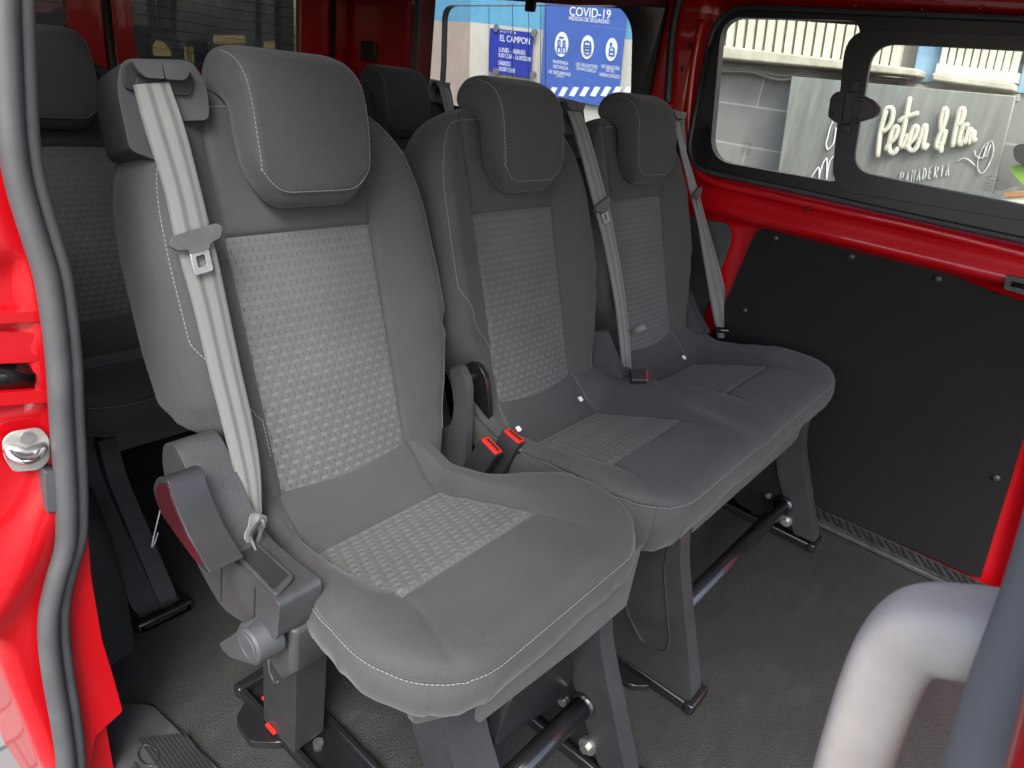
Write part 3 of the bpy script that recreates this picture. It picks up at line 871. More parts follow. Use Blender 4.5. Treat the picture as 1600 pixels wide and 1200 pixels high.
# lower bracket below the console and tilt knob
brk = MB().prism([Vector((-.238, y, z)) for y, z in ((-.158, .415), (-.02, .415), (-.03, .372), (-.105, .316), (-.132, .308), (-.156, .345))], (.062, 0, 0)).build('side_bracket', 'plastic_grey', S1, bevel=.008, segs=3)
kn = MB(); kn.tube([(-.245, -.128, .400), (-.282, -.128, .400)], [.027, .024], 28)
kb_ = kn.build('tilt_knob', 'plastic', S1, bevel=.003)
MB().prism(rounded([Vector((-.278, y, z)) for y, z in ((-.110, .427), (-.152, .408), (-.146, .378), (-.070, .335), (-.045, .338), (-.095, .395))], .012, 4), (.020, 0, 0)).build('knob_wing', 'plastic', kb_, bevel=.003)
kr = MB(); kr.tube([(-.2823, -.128 + .0165 * math.cos(a / 14 * math.pi), .400 + .0165 * math.sin(a / 14 * math.pi)) for a in range(29)], .0011, 6); kr.build('knob_ring', 'sill_grey', kb_)
# front flap hanging below the seat cushion
fl = MB().prism(rounded([Vector((-.115, -.366, .335)), Vector((-.115, -.366, .410)), Vector((.255, -.366, .420)), Vector((.255, -.366, .292)), Vector((.12, -.366, .300))], .006, 3), (0, .008, 0)); fl.build('front_flap', FAB, S1, bevel=.002)
MB().prism(rounded([Vector((-.190, -.325, .362)), Vector((-.190, -.325, .41)), Vector((-.105, -.325, .41)), Vector((-.105, -.325, .318)), Vector((-.135, -.325, .326))], .012, 4), (0, .01, 0)).build('leg_shroud', FAB, S1, bevel=.002)
pan = MB().box((-.15, -.30, .335), (.20, .06, .385)); pan.build('seat_pan', 'black_metal', S1, bevel=.008)
# rear left leg box and front leg
MB().prism(rounded([Vector((-.168, y, z)) for y, z in ((-.062, .37), (.030, .37), (.040, .02), (-.050, .02))], .008, 3), (.056, 0, 0)).build('leg', 'leg_plastic', S1, bevel=.006, segs=3)
rb = MB().tube([(-.1690, .018, .20), (-.1690, .016, .155), (-.1690, .000, .140), (-.1690, -.010, .155)], .0030, 8); rb.build('leg_rib', 'leg_plastic', S1, smooth=True)
MB().prism(rounded([Vector((-.122, y, z)) for y, z in ((-.225, .37), (-.312, .37), (-.325, .27), (-.470, .02), (-.385, .02), (-.250, .26))], [.01, .01, .05, .01, .01, .05], 5), (.070, 0, 0)).build('leg', 'leg_plastic', S1, bevel=.006, segs=3)
leg_frame(S1, .178, 'metal')
foot_rail(S1, -.125, -.50, .135, .085); foot_rail(S1, .198, -.50, .12, .066)
for yy in (.075, .015):
    pass
sc = MB().prism(rounded([Vector((x, y, .001)) for x, y in ((-.165, .10), (-.20, .075), (-.205, .02), (-.165, -.02))], .012, 4), (0, 0, .016)); sc.build('rail_scoop', 'black_metal', S1, bevel=.005)
MB().box((-.1745, .000, .024), (-.1690, .024, .029)).build('rail_marker', 'button_red', S1)
MB().box((-.150, .060, .024), (-.140, .075, .029)).build('rail_marker', 'button_red', S1)
MB().tube([(-.06, -.370, .140), (.176, -.370, .132)], .018, 20).build('cross_tube', 'black_metal', S1, smooth=True)
MB().tube([(.164, -.370, .132), (.177, -.370, .132)], .023, 20).build('tube_collar', 'black_metal', S1, smooth=True)
MB().prism(rounded([Vector((x, -.350, z)) for x, z in ((-.02, .30), (.13, .26), (.155, .20), (.12, .165), (-.05, .21))], .02, 4), (0, .06, 0)).build('fold_mechanism', 'black_metal', S1, bevel=.006)
# inner recliner cover next to the buckles
MB().prism(rounded([on(x, y, 'x', .262) for x, y in ((703, 578), (716, 570), (730, 600), (727, 722), (712, 745), (690, 745), (676, 676), (704, 664), (710, 640))], [.004, .012, .03, .01, .01, .01, .01, .008, .02], 5), (.018, 0, 0)).build('recliner_cover', 'plastic', S1, bevel=.004)

# ================================================================== DOUBLE SEAT
X2, X3 = .492, .9762
S2 = empty('passenger_bench', (X2, 0, 0), 'double grey fabric van seat between the single seat and the dark side panel', 'van seat', 'passenger seats of the front row')
seat_place(S2, 0); seat_place(S2, X3 - X2); cushion_place(S2, CU2, 0)
def rel(v): return Vector(v) - Vector((X2, 0, 0))
T2 = tower(S2, .205, -1); T3 = tower(S2, .205 + X3 - X2, -1)
def belt2(Lx, Rx, ns, tpx, parent, off, sc=1):
    b = ribbon('seat_belt', [onback(*p, n) - off for p, n in zip(Lx, ns)], [onback(*p, n) - off for p, n in zip(Rx, ns)], parent)
    (cx, cy), n = tpx
    c = onback(cx, cy, n) - off
    i = min(range(len(Lx)), key=lambda k: abs(Lx[k][1] - cy)); i = min(max(i, 1), len(Lx) - 2)
    t = (onback(*Lx[i + 1], n) - onback(*Lx[i - 1], n)).normalized(); wv = Vector((1, 0, 0)); wv = (wv - t * wv.dot(t)).normalized()
    tongue(b, c, t, wv, sc)
O2 = Vector((X2, 0, 0))
belt2([(884, 170), (900, 215), (927, 318), (942, 375), (953, 430), (963, 490), (969, 545), (972, 585)],
      [(902, 165), (921, 212), (950, 318), (962, 375), (972, 430), (980, 490), (985, 545), (986, 585)],
      [.026, .038, .044, .044, .042, .040, .034, .030], ((938, 322), .047), S2, O2, .95)
belt2([(1053, 178), (1058, 215), (1078, 300), (1090, 350), (1100, 410), (1112, 480), (1122, 528)],
      [(1060, 176), (1066, 215), (1090, 296), (1105, 350), (1122, 410), (1140, 480), (1148, 528)],
      [.020, .030, .036, .038, .040, .040, .036], ((1086, 303), .040), S2, O2, .85)
# recliner bracket on the inner side of the double seat, buckles, labels
MB().prism(rounded([rel(on(x, y, 'x', .318)) for x, y in ((712, 566), (742, 562), (760, 590), (764, 640), (764, 720), (720, 750), (716, 640))], [.012, .02, .02, .02, .01, .01, .02], 5), (.012, 0, 0)).build('recliner_bracket', 'black_metal', S2, bevel=.003)
qb = rel(on(732, 592, 'x', .317)); bb = MB(); bb.disc(qb, (-1, 0, 0), .014, .008, 24); bb.disc(qb - Vector((.008, 0, 0)), (-1, 0, 0), .007, .005, 12); bb.build('recliner_bolt', 'black_gloss', S2, smooth=True, angle=40)
b1 = buckle(S1, on(735, 748, 'x', .250), on(768, 697, 'x', .262), on(779, 713, 'x', .26) - on(755, 679, 'x', .26), 'black seat belt buckle with a plain red button', .0225, .0130)
b2 = buckle(S2, rel(on(772, 738, 'x', .290)), rel(on(803, 682, 'x', .305)), on(814, 702, 'x', .30) - on(792, 668, 'x', .30), 'black seat belt buckle with a worn red button', .0215, .0130)
MB().tube(smooth_path([rel((.30, -.03, .43)), rel((.315, -.08, .425)), rel((.33, -.11, .40))], 5), .008, 8).build('buckle_stalk', 'rubber_black', S2, smooth=True)
b3 = buckle(S2, rel(on(985, 588, 'x', .720)), rel(on(1009, 588, 'x', .745)), on(1016, 598, 'x', .74) - on(998, 580, 'x', .74), 'black seat belt buckle lying flat between the two places', .016, .009)
MB().prism(rounded([rel((X3 - .265, y, z)) for y, z in ((-.045, .455), (-.01, .482), (.040, .545), (.065, .545), (.08, .45))], .015, 4), (.03, 0, 0)).build('recliner_cover', 'plastic_grey', S2, bevel=.005)
hd = MB().tube([rel(on(985, 520, 'x', .73)), rel(on(1008, 509, 'x', .73))], [(.007, .004), (.008, .004)], 12); hd.build('fold_strap', 'card', S2, smooth=True)
MB().prism(rounded([rel((1.195, y, z)) for y, z in ((-.02, .455), (.03, .50), (.075, .56), (.11, .56), (.12, .45))], .015, 4), (.04, 0, 0)).build('recliner_cover', 'plastic_grey', S2, bevel=.005)
MB().tube([rel(on(1118, 515, 'x', 1.24)), rel(on(1142, 517, 'x', 1.26))], .009, 12).build('belt_anchor', 'black_gloss', S2, smooth=True)
for (px, py, xx) in ((905, 625, 0), (808, 672, 0), (1067, 560, 0)):
    c = onp(px, py, Vector((0, 0, .435)), Vector((0, -.55, .83)))
    c = rel(c); MB().obox(c + Vector((0, -.003, .004)), Vector((.0045, 0, 0)), Vector((0, .0045, .003)), Vector((0, -.001, .0015))).build('size_tag', 'white_tag', S2)
fl = MB().prism(rounded([rel((x, -.352, z)) for x, z in ((.520, .298), (.520, .405), (1.22, .410), (1.22, .318), (1.10, .290))], .006, 3), (0, .008, 0)); fl.build('front_flap', FAB, S2, bevel=.002)
MB().box(rel((.34, -.30, .335)), rel((1.18, .06, .385))).build('seat_pan', 'black_metal', S2, bevel=.008)
leg_frame(S2, .412 - X2, 'cover'); leg_frame(S2, 1.145 - X2, 'metal', z_top=.36)
for sx, xx in ((1, .44), (1, 1.165)):
    foot_rail(S2, xx - X2, -.485, .12, .066)
MB().prism(rounded([rel((x, y, .001)) for x, y in ((.408, -.26), (.375, -.285), (.372, -.37), (.405, -.40))], .014, 4), (0, 0, .014)).build('rail_scoop', 'black_metal', S2, bevel=.005)
MB().tube([rel((.440, -.375, .128)), rel((1.144, -.375, .098))], .019, 20).build('cross_tube', 'black_metal', S2, smooth=True)
MB().tube([rel((1.125, -.375, .099)), rel((1.144, -.375, .098))], .025, 20).build('tube_collar', 'black_metal', S2, smooth=True)
for (ya, yb_) in ((-.30, -.20), (-.255, -.16)):
    MB().tube([rel((1.06, ya, .36)), rel((1.02, yb_, .03))], .008, 10).build('brace_rod', 'black_metal', S2, smooth=True)
MB().prism(rounded([rel((.50, y, z)) for y, z in ((-.10, .34), (-.18, .34), (-.31, .09), (-.25, .07))], .02, 4), (.02, 0, 0)).build('brace_plate', 'black_metal', S2, bevel=.004)

# ================================================================== REAR ROW
DY = .885
def child_copy(src, parent):
    c = src.copy(); COL.objects.link(c); c.parent = parent
    for ch in src.children: child_copy(ch, c)
    return c
def rear_seat(x, label, tow=None):
    e = empty('single_seat', (x, DY, -.025), label, 'van seat', 'passenger seats of the rear row')
    seat_place(e, 0); cushion_place(e, CU1, 0)
    if tow is not None: tower(e, tow[0], tow[1])
    MB().prism(rounded([Vector((-.14, -.366, .345)), Vector((-.14, -.366, .41)), Vector((.235, -.366, .41)), Vector((.235, -.366, .345))], .006, 3), (0, .008, 0)).build('front_flap', FAB, e, bevel=.002)
    MB().box((-.15, -.30, .335), (.20, .06, .385)).build('seat_pan', 'black_metal', e, bevel=.008)
    return e
R1 = rear_seat(-.030, 'dark fabric rear row seat behind the door frame, above the wheel arch cover')
for (xx) in (-.185,):
    MB().prism(rounded([Vector((xx, y, z)) for y, z in ((-.13, .37), (-.235, .37), (-.255, .24), (-.490, .02), (-.30, .02))], [.01, .01, .05, .01, .01], 5), (.075, 0, 0)).build('leg', 'plastic_dark', R1, bevel=.006, segs=3)
    MB().prism(rounded([Vector((xx + .045, y, z)) for y, z in ((-.215, .37), (-.265, .37), (-.285, .25), (-.497, .02), (-.45, .02), (-.245, .25))], [.01, .01, .05, .01, .01, .05], 5), (.035, 0, 0)).build('leg_cover', 'leg_plastic', R1, bevel=.005, segs=3)
    foot_rail(R1, xx + .04, -.515, .10, .10).location.z = .025
leg_frame(R1, .17, 'metal')
st_ = smooth_path([on(247, 832, 'y', .42), on(240, 852, 'y', .41), on(238, 848, 'y', .40), on(252, 790, 'y', .42)], 5)
st_ = [p - Vector((-.030, DY, -.025)) for p in st_]
MB().tube(st_, .0014, 6).build('pull_loop', 'white_tag', R1, smooth=True)
R2 = rear_seat(X2, 'dark fabric rear row seat hidden behind the nearest headrest', None)
R3 = rear_seat(X3 - .01, 'dark fabric rear row seat whose headrest shows beside the quarter window', (.205, -1))
for R_ in (R2, R3):
    leg_frame(R_, -.1, 'metal'); leg_frame(R_, .17, 'metal')
OR = Vector((X3 - .01, DY, 0))
b = ribbon('seat_belt', [Vector((.180, 0, 0)) + P0 + BD * s + BN * n for s, n in ((.545, .034), (.45, .046), (.3, .048))], [Vector((.225, 0, 0)) + P0 + BD * s + BN * n for s, n in ((.545, .034), (.45, .046), (.3, .048))], R3)

# ================================================================== VAN SHELL
VAN = empty('red_van', (.45, .3, 0), 'red passenger van interior with bare painted walls seen through its side door', 'van')
VO = Vector((.45, .3, 0))
def vb(mb, name, mat, parent=None, **k):
    """build a van part from world coordinates"""
    mb.v = [tuple(Vector(v) - VO) for v in mb.v]
    return mb.build(name, mat, parent or VAN, **k)
WX = 1.357
vb(MB().box((-.40, -1.6, -.03), (1.40, 1.93, 0)), 'floor_mat', 'floor')
# roof and roof lining
vb(MB().box((-.30, -1.5, 1.345), (1.30, 1.90, 1.365)), 'headliner', 'headliner', bevel=.008)
vb(MB().box((-.36, -1.5, 1.372), (1.40, 1.95, 1.40)), 'roof', 'red')
# ---- far wall: pressed sheet, one height field with the window openings left out
def wall_depth(y, z):
    """how far the sheet bulges into the cabin from x = 1.395"""
    d = 0
    d += .055 * sstep(.740, .775, z) * (1 - sstep(.815, .872, z)) * (1 - .5 * sstep(-.2, .3, y))          # belt rail
    d += .012 * (1 - sstep(.78, .81, z))
    # posts
    d += .030 * sstep(.262, .30, y) * (1 - sstep(.400, .43, y)) * (1 - .4 * sstep(.0, .9, 1 - z))
    d += .035 * sstep(1.40, 1.50, y)
    d += .030 * sstep(1.292, 1.325, z)
    d += .034 * (1 - sstep(-.86, -.80, y - (z - .4) * .17)) * (1 - sstep(.72, .80, z))
    d += .010 * math.exp(-((z - .905) / .012) ** 2)
    d += .002 * math.sin(y * 21) * math.exp(-((z - .80) / .05) ** 2)
    return d
def wall_hole(y, z):
    if .435 < y < 1.385 and .90 < z < 1.27: return True
    if -.95 < y < .225 and .885 < z < 1.272: return True
    return False
rows = []
zs = [k * .0125 for k in range(0, 111)]; ys = [-1.6 + k * .0125 for k in range(0, 283)]
for z in zs: rows.append([Vector((1.397 - wall_depth(y, z), y, z)) - VO for y in ys])
me = grid_mesh('side_wall', rows, False, None, lambda i, j: not wall_hole(ys[j] + .006, zs[i] + .006))
FWALL = link('side_wall', me, 'red', VAN, smooth=True)
FWALL['label'] = 'red painted far side wall with window openings'
# holes and clips punched in the post
for (px, py, rr) in ((1012, 127, .010), (1078, 70, .004), (1066, 108, .004), (1018, 70, .003)):
    c = on(px, py, 'x', 1.362 if px < 1040 else 1.345); 
    vb(MB().disc(c, (-1, 0, 0), rr, .004, 16), 'panel_clip', 'rubber_black', FWALL)
# dark seal between the post and the door opening section
sp = smooth_path([on(x, y, 'x', 1.352) for x, y in ((1068, -30), (1054, 30), (1048, 80), (1045, 130), (1043, 160))], 6)
vb(MB().tube(sp, .011, 12), 'pillar_seal', 'rubber_black', FWALL, smooth=True)
bd = smooth_path([on(x, y, 'x', 1.352) for x, y in ((1096, 30), (1082, 110), (1074, 200), (1083, 258), (1112, 284), (1180, 300), (1240, 314), (1320, 332), (1440, 358), (1640, 408))], 6)
vb(MB().tube(bd, [(.0065, .011)] * len(bd), 12), 'pressed_bead', 'red', FWALL, smooth=True)
for (px, py) in ((1169, 286), (1235, 298), (1296, 312), (1372, 330), (1455, 348), (1085, 262), (1030, 40), (1024, 90), (1336, 8), (1440, 14), (1530, 12)):
    vb(MB().disc(on(px, py, 'x', 1.349 if px > 1070 else 1.366), (-1, 0, 0), .0042, .0016, 12, .003), 'spot_weld', 'red', FWALL, smooth=True)
for (px, py) in ((1263, 327), (1066, 108), (1079, 72)):
    c_ = on(px, py, 'x', 1.342); vb(MB().box((c_.x - .001, c_.y - .0015, c_.z - .008), (c_.x + .004, c_.y + .0015, c_.z + .008)), 'wall_slot', 'rubber_black', FWALL)
# hardboard trim
pb = [on(x, y, 'x', 1.366) for x, y in ((1180, 352), (1478, 431), (1512, 452), (1600, 470))]
bo = [on(x, y, 'x', 1.366) for x, y in ((1608, 640), (1526, 893), (1286, 792), (1140, 730))]
bl = [on(1150, 500, 'x', 1.366)]
po = pb + bo + bl
vb(MB().prism(rounded([Vector((1.366, -.017, .752)), Vector((1.366, -.50, .756)), Vector((1.366, -.600, .738)), Vector((1.366, -.752, .730)), Vector((1.366, -.848, .018)), Vector((1.366, -.30, .004)), Vector((1.366, .10, .004)), Vector((1.366, .03, .40))],
                      [.03, .03, .04, .04, .01, .01, .02, .05], 6), (.006, 0, 0)), 'trim_board', 'board', FWALL, bevel=.0015)
for px, py in ((1211, 372), (1330, 401), (1465, 436), (1163, 485), (1556, 747)):
    c = on(px, py, 'x', 1.364); d_ = MB(); d_.sphere(c, .0095, 14, 8, (.45, 1, 1)); vb(d_, 'trim_stud', 'plastic_dark', FWALL, smooth=True)
vb(MB().prism(rounded([Vector((1.364, y, z)) for y, z in ((.235, .735), (.065, .742), (.045, .70), (.085, .30), (.235, .30))], .02, 5), (.008, 0, 0)), 'lower_trim', 'plastic', FWALL, bevel=.002)
# ---- sliding window unit in the front opening
def poly(pxs, xx): return [on(x, y, 'x', xx) for x, y in pxs]
XW = 1.352
outer = rounded([Vector((XW, .248, 1.292)), Vector((XW, -.96, 1.312)), Vector((XW, -.96, .865)), Vector((XW, -.40, .868)), Vector((XW, -.12, .872)), Vector((XW, .236, .872))], [.10, .02, .02, .02, .02, .09], 8)
h1 = rounded([on(x, y, 'x', XW) for x, y in ((1128, 27), (1346, 32), (1312, 286), (1108, 250))], [.06, .035, .030, .07], 8)
h2 = rounded([on(x, y, 'x', XW) for x, y in ((1362, 66), (1700, 84), (1690, 338), (1328, 266))], [.055, .03, .03, .05], 8)
fr = vb(MB().prism(outer, (.030, 0, 0), [h1, h2]), 'window_frame', 'trim_black', FWALL, bevel=.002)
# inner raised sash round the sliding pane
so = rounded([on(x, y, 'x', XW - .012) for x, y in ((1322, 44), (1740, 62), (1730, 366), (1298, 296))], [.07, .03, .03, .06], 8)
h2b = rounded([on(x, y, 'x', XW - .012) for x, y in ((1364, 68), (1700, 84), (1690, 340), (1331, 267))], [.055, .03, .03, .05], 8)
sash = vb(MB().prism(so, (.012, 0, 0), [h2b]), 'sliding_sash', 'trim_black', fr, bevel=.004, segs=3)
vb(MB().prism([Vector((XW + .022, y, z)) for y, z in ((.235, .885), (.235, 1.285), (-.955, 1.30), (-.955, .875))], (.004, 0, 0)), 'window_pane', 'glass_clear', FWALL)
# ribbed rubber gasket round the frame
gp = outer + [outer[0]]
vb(MB().tube([p + Vector((-.004, 0, 0)) for p in gp], .0075, 8), 'window_gasket', 'rubber_black', FWALL, smooth=True)
gr = MB()
for k in range(len(gp) - 1):
    a, b = gp[k], gp[k + 1]; n = max(1, int((b - a).length / .006))
    for q in range(n):
        c = a.lerp(b, q / n) + Vector((-.0112, 0, 0)); gr.box((c.x, c.y - .0012, c.z - .005), (c.x + .003, c.y + .0012, c.z + .005))
vb(gr, 'gasket_ribs', 'rubber', FWALL)
# latch handle of the sliding pane
lc = on(1332, 170, 'x', XW - .02)
def LQ(a, b): return lc + Vector((0, -a * 1.12, b * 1.12))
def z13(l, xx): return [on(1280 + x / 13.33, 120 + y / 13.33, 'x', xx) for x, y in l]
XL = XW - .014
lt = vb(MB().prism(rounded(z13([(265, 450), (330, 360), (460, 300), (640, 325), (960, 395), (1180, 500), (1315, 655), (1270, 790), (1130, 870), (800, 960), (480, 975), (350, 950), (215, 830), (235, 680)], XL), .006, 4), (-.014, 0, 0)), 'window_latch', 'latch_plastic', fr, bevel=.003, segs=3)
XL2 = XL - .0142
vb(MB().prism(rounded(z13([(560, 350), (760, 380), (1000, 460), (1160, 600), (1150, 800), (960, 880), (500, 965)], XL2), .005, 4), (-.006, 0, 0), [rounded(z13([(700, 440), (900, 500), (1000, 580), (970, 850), (640, 925)], XL2), .003, 3)]), 'latch_grip', 'latch_plastic', lt, bevel=.0015)
vb(MB().prism(z13([(720, 470), (850, 510), (830, 860), (660, 890)], XL2), (-.004, 0, 0)), 'latch_button', 'trim_black', lt, bevel=.001)
vb(MB().tube(z13([(560, 350), (470, 965)], XL2 + .001), .0022, 6), 'latch_joint', 'rubber_black', lt)
for q4 in ([(250, 520), (400, 440), (420, 500), (300, 560)], [(200, 760), (300, 740), (320, 830), (215, 830)]):
    vb(MB().prism(z13(q4, XL2 + .004), (-.007, 0, 0)), 'latch_tab', 'latch_plastic', lt, bevel=.001)
for q4 in ([(700, 60), (860, 80), (790, 330), (640, 310)], [(490, 990), (650, 1010), (620, 1160), (480, 1150)]):
    vb(MB().prism(z13(q4, XW - .012), (-.008, 0, 0)), 'latch_rail', 'latch_plastic', lt, bevel=.0015)
# etched glass marks
for (px, py) in ((1166, 232), (1548, 286)):
    mk = MB()
    c = on(px, py, 'x', XW + .020)
    ring = [c + Vector((0, .012 * math.cos(t * math.pi / 12), .005 * math.sin(t * math.pi / 12) + .010)) for t in range(25)]
    mk.tube(ring, .0006, 5)
    for q in range(4):
        for k in range(7): mk.box((c.x, c.y - .014 + k * .004, c.z - .002 - q * .005), (c.x + .0004, c.y - .0115 + k * .004, c.z - .0002 - q * .005))
    vb(mk, 'glass_mark', 'sill_grey', FWALL)
# handle recess on the wall at the right edge
hp = on(1585, 442, 'x', 1.345)
hb = vb(MB().prism(rounded([hp + Vector((0, .020, .016)), hp + Vector((0, -.075, .022)), hp + Vector((0, -.075, -.020)), hp + Vector((0, .014, -.016))], .005, 3), (-.022, 0, 0)), 'door_catch', 'plastic_dark', FWALL, bevel=.003)
vb(MB().tube([hp + Vector((-.024, .004, 0)), hp + Vector((-.024, -.06, .002))], .006, 10), 'catch_pin', 'black_gloss', hb, smooth=True)
# ---- rear quarter window, far side
XQ = 1.352
qo = rounded([Vector((XQ, 1.45, 1.31)), Vector((XQ, .405, 1.31)), Vector((XQ, .405, .88)), Vector((XQ, 1.45, .88))], .03, 5)
qi = rounded([on(x, y, 'x', XQ) for x, y in ((691, 8), (968, 8), (988, 40), (984, 215), (760, 240), (684, 175), (689, 100))], [.05, .05, .05, .04, .02, .08, .02], 6)
qf = vb(MB().prism(qo, (.030, 0, 0), [qi]), 'quarter_window_frame', 'trim_black', FWALL, bevel=.003)
qf.hide_render = False
vb(MB().box((XQ + .02, .41, .885), (XQ + .024, 1.445, 1.305)), 'quarter_window_pane', 'glass_side', FWALL)
hl = MB()
for k, xx in enumerate((764, 801, 826, 845, 853)):
    a = on(xx, 6, 'x', XQ + .018); b2_ = on(xx + (xx - 764) * -.02, 235, 'x', XQ + .018); hl.tube([a, b2_], .0009, 5)
vb(hl, 'heating_wires', 'rubber_black', FWALL)
nb = on(829, 12, 'x', XQ - .002); vb(MB().box((nb.x - .006, nb.y - .022, nb.z - .012), (nb.x + .004, nb.y + .022, nb.z + .03)), 'blind_hook', 'plastic_dark', FWALL, bevel=.006)
# ---- rear doors
RY = 1.90
def rear_door(x0, x1, wx0, wx1, nm):
    o = [Vector((x0, RY, 0.0)), Vector((x0, RY, 1.345)), Vector((x1, RY, 1.345)), Vector((x1, RY, 0.0))]
    h = rounded([Vector((wx0, RY, .925)), Vector((wx0, RY, 1.29)), Vector((wx1, RY, 1.29)), Vector((wx1, RY, .925))], .05, 6)
    d = vb(MB().prism(o, (0, .03, 0), [h]), 'rear_door', 'red', VAN, bevel=.004)
    d['label'] = nm
    vb(MB().prism([Vector((wx0 - .01, RY + .012, .91)), Vector((wx0 - .01, RY + .012, 1.30)), Vector((wx1 + .01, RY + .012, 1.30)), Vector((wx1 + .01, RY + .012, .91))], (0, .004, 0)), 'rear_window_pane', 'glass_dark', d)
    hw = MB()
    for k in range(11):
        z = .94 + k * .032; hw.tube([(wx0 + .01, RY + .010, z + .006), ((wx0 + wx1) / 2, RY + .010, z), (wx1 - .01, RY + .010, z + .006)], .0009, 5)
    vb(hw, 'heating_wires', 'sill_grey', d)
    vb(MB().box((x0 + .03, RY - .012, .10), (x1 - .03, RY - .001, .90)), 'door_trim', 'plastic_dark', d, bevel=.004)
    return d
rear_door(-.34, .437, -.26, .335, 'left hand rear door leaf seen beside the rear headrest')
rear_door(.463, 1.30, .53, 1.165, 'right hand rear door leaf with heated dark window')
vb(MB().tube([(.450, RY - .002, .02), (.450, RY - .002, 1.34)], .012, 10), 'door_seal', 'rubber_black', VAN, smooth=True)
vb(MB().tube([(1.318, RY - .004, .02), (1.318, RY - .004, 1.34)], .012, 10), 'door_seal', 'rubber_black', VAN, smooth=True)
for bx in (((1.301, 1.902, 0), (1.43, 1.94, 1.37)), ((-.43, 1.902, 0), (-.341, 1.94, 1.37)), ((.425, 1.932, 0), (.475, 1.95, 1.37)), ((-.34, 1.902, 1.346), (1.30, 1.94, 1.371))):
    vb(MB().box(*bx), 'rear_leak_block', 'red', VAN)  # boxes added around and behind the door gaps to stop sky light leaking in
sw = on(577, 80, 'x', 1.358)
swb = vb(MB().box((sw.x - .012, sw.y - .045, sw.z - .035), (sw.x + .004, sw.y + .045, sw.z + .035)), 'vent_switch', 'plastic_dark', FWALL, bevel=.004)
for k in range(3): vb(MB().box((sw.x - .016, sw.y - .030, sw.z - .018 + k * .014), (sw.x - .0125, sw.y + .030, sw.z - .010 + k * .014)), 'switch_slat', 'rubber_black', swb)
# ---- near side wall behind the door opening, wheel arch cover
NX = -.375
nwo = [Vector((NX, .12, 0)), Vector((NX, .12, 1.345)), Vector((NX, 1.93, 1.345)), Vector((NX, 1.93, 0))]
nwh = rounded([Vector((NX, .50, .92)), Vector((NX, .50, 1.27)), Vector((NX, 1.45, 1.27)), Vector((NX, 1.45, .92))], .06, 6)
nw = vb(MB().prism(nwo, (-.03, 0, 0), [nwh]), 'near_side_wall', 'red', VAN)
vb(MB().box((NX - .02, .46, .88), (NX - .016, 1.49, 1.31)), 'quarter_window_pane', 'glass_mid', nw)
vb(MB().prism(rounded([Vector((NX + .004, y, z)) for y, z in ((.16, .10), (.16, .82), (1.85, .82), (1.85, .10))], .03, 5), (.006, 0, 0)), 'trim_board', 'board', nw)
wa = []
for k in range(25):
    t = k / 24
    ring = []
    y = lerp(.315, 1.15, t); top = .47 * math.sin(math.acos(max(-1, min(1, 1 - 2 * min(1, max(0, (t + .0)))))) ) ** .55 if 0 < t < 1 else 0
    wd = .165 * min(1, (math.sin(t * math.pi)) ** .13 if 0 < t < 1 else 0)
    for j in range(17):
        a = j / 16 * math.pi / 2; ring.append(Vector((-.372 + max(.002, wd) * max(0, math.cos(a)) ** .45, y, max(.001, top) * math.sin(a) ** .8)) - VO)
    wa.append(ring)
link('wheel_arch_cover', grid_mesh('wheel_arch_cover', wa), 'arch_plastic', VAN, smooth=True)
# ---- rear jamb of the sliding door opening (faces forward) : pressed sheet
jr = []
jzs = [-.10 + k * .0125 for k in range(0, 118)]; jxs = [-.64 + k * .0095 for k in range(0, 30)]
def jxo(z): return interp([(-.2, -.452), (.06, -.462), (.142, -.470), (.324, -.482), (.45, -.520), (.7, -.56), (1.4, -.50)], z)
def jamb_y(x, z):
    y = .106
    xo = jxo(z)
    y += .022 * sstep(.0, .030, xo + .030 - x) ** 2 + .25 * sstep(.0, .014, xo + .012 - x) ** 3
    y += .010 * sstep(.745, .755, z) * (1 - sstep(.822, .83, z)) * (1 - sstep(-.386, -.380, x))
    y += .030 * sstep(.665, .675, z) * (1 - sstep(.735, .745, z)) * (1 - sstep(-.394, -.388, x))
    y -= .014 * math.exp(-((z - (.45 + (x + .45) * 1.4)) / .05) ** 2)
    y += .006 * math.sin(z * 17 + x * 22)
    return y
def gx(z): return interp([(-.1, -.425), (.09, -.417), (.25, -.425), (.38, -.411), (.46, -.372), (.714, -.353), (.82, -.366), (.92, -.357), (1.02, -.352), (1.4, -.345)], z)
for z in jzs:
    g = gx(z); x0_ = jxo(z) - .002; jr.append([Vector((lerp(x0_, g, (k / 39) ** 1.3), jamb_y(lerp(x0_, g, (k / 39) ** 1.3), z), z)) - VO for k in range(40)])
JB = link('door_jamb', grid_mesh('door_jamb', jr), 'red', VAN, smooth=True)
vb(MB().prism(rounded([on(x, y, 'y', .112) for x, y in ((-60, 512), (55, 516), (58, 562), (-60, 566))], .01, 4), (0, -.010, 0)), 'door_stop', 'red', JB, bevel=.004, segs=3)
vb(MB().tube([on(-80, 588, 'y', .118), on(46, 586, 'y', .118)], .0165, 16), 'roller_rail', 'black_gloss', JB, smooth=True)
for lq, nm_ in ((((-60, 487), (60, 480), (72, 487), (74, 497), (-60, 503)), 'jamb_ledge'), (((-60, 612), (70, 603), (80, 610), (82, 622), (-60, 632)), 'jamb_ledge')):
    vb(MB().prism(rounded([on(x, y, 'y', .110) for x, y in lq], .004, 3), (0, -.012, 0)), nm_, 'red', JB, bevel=.004, segs=3)
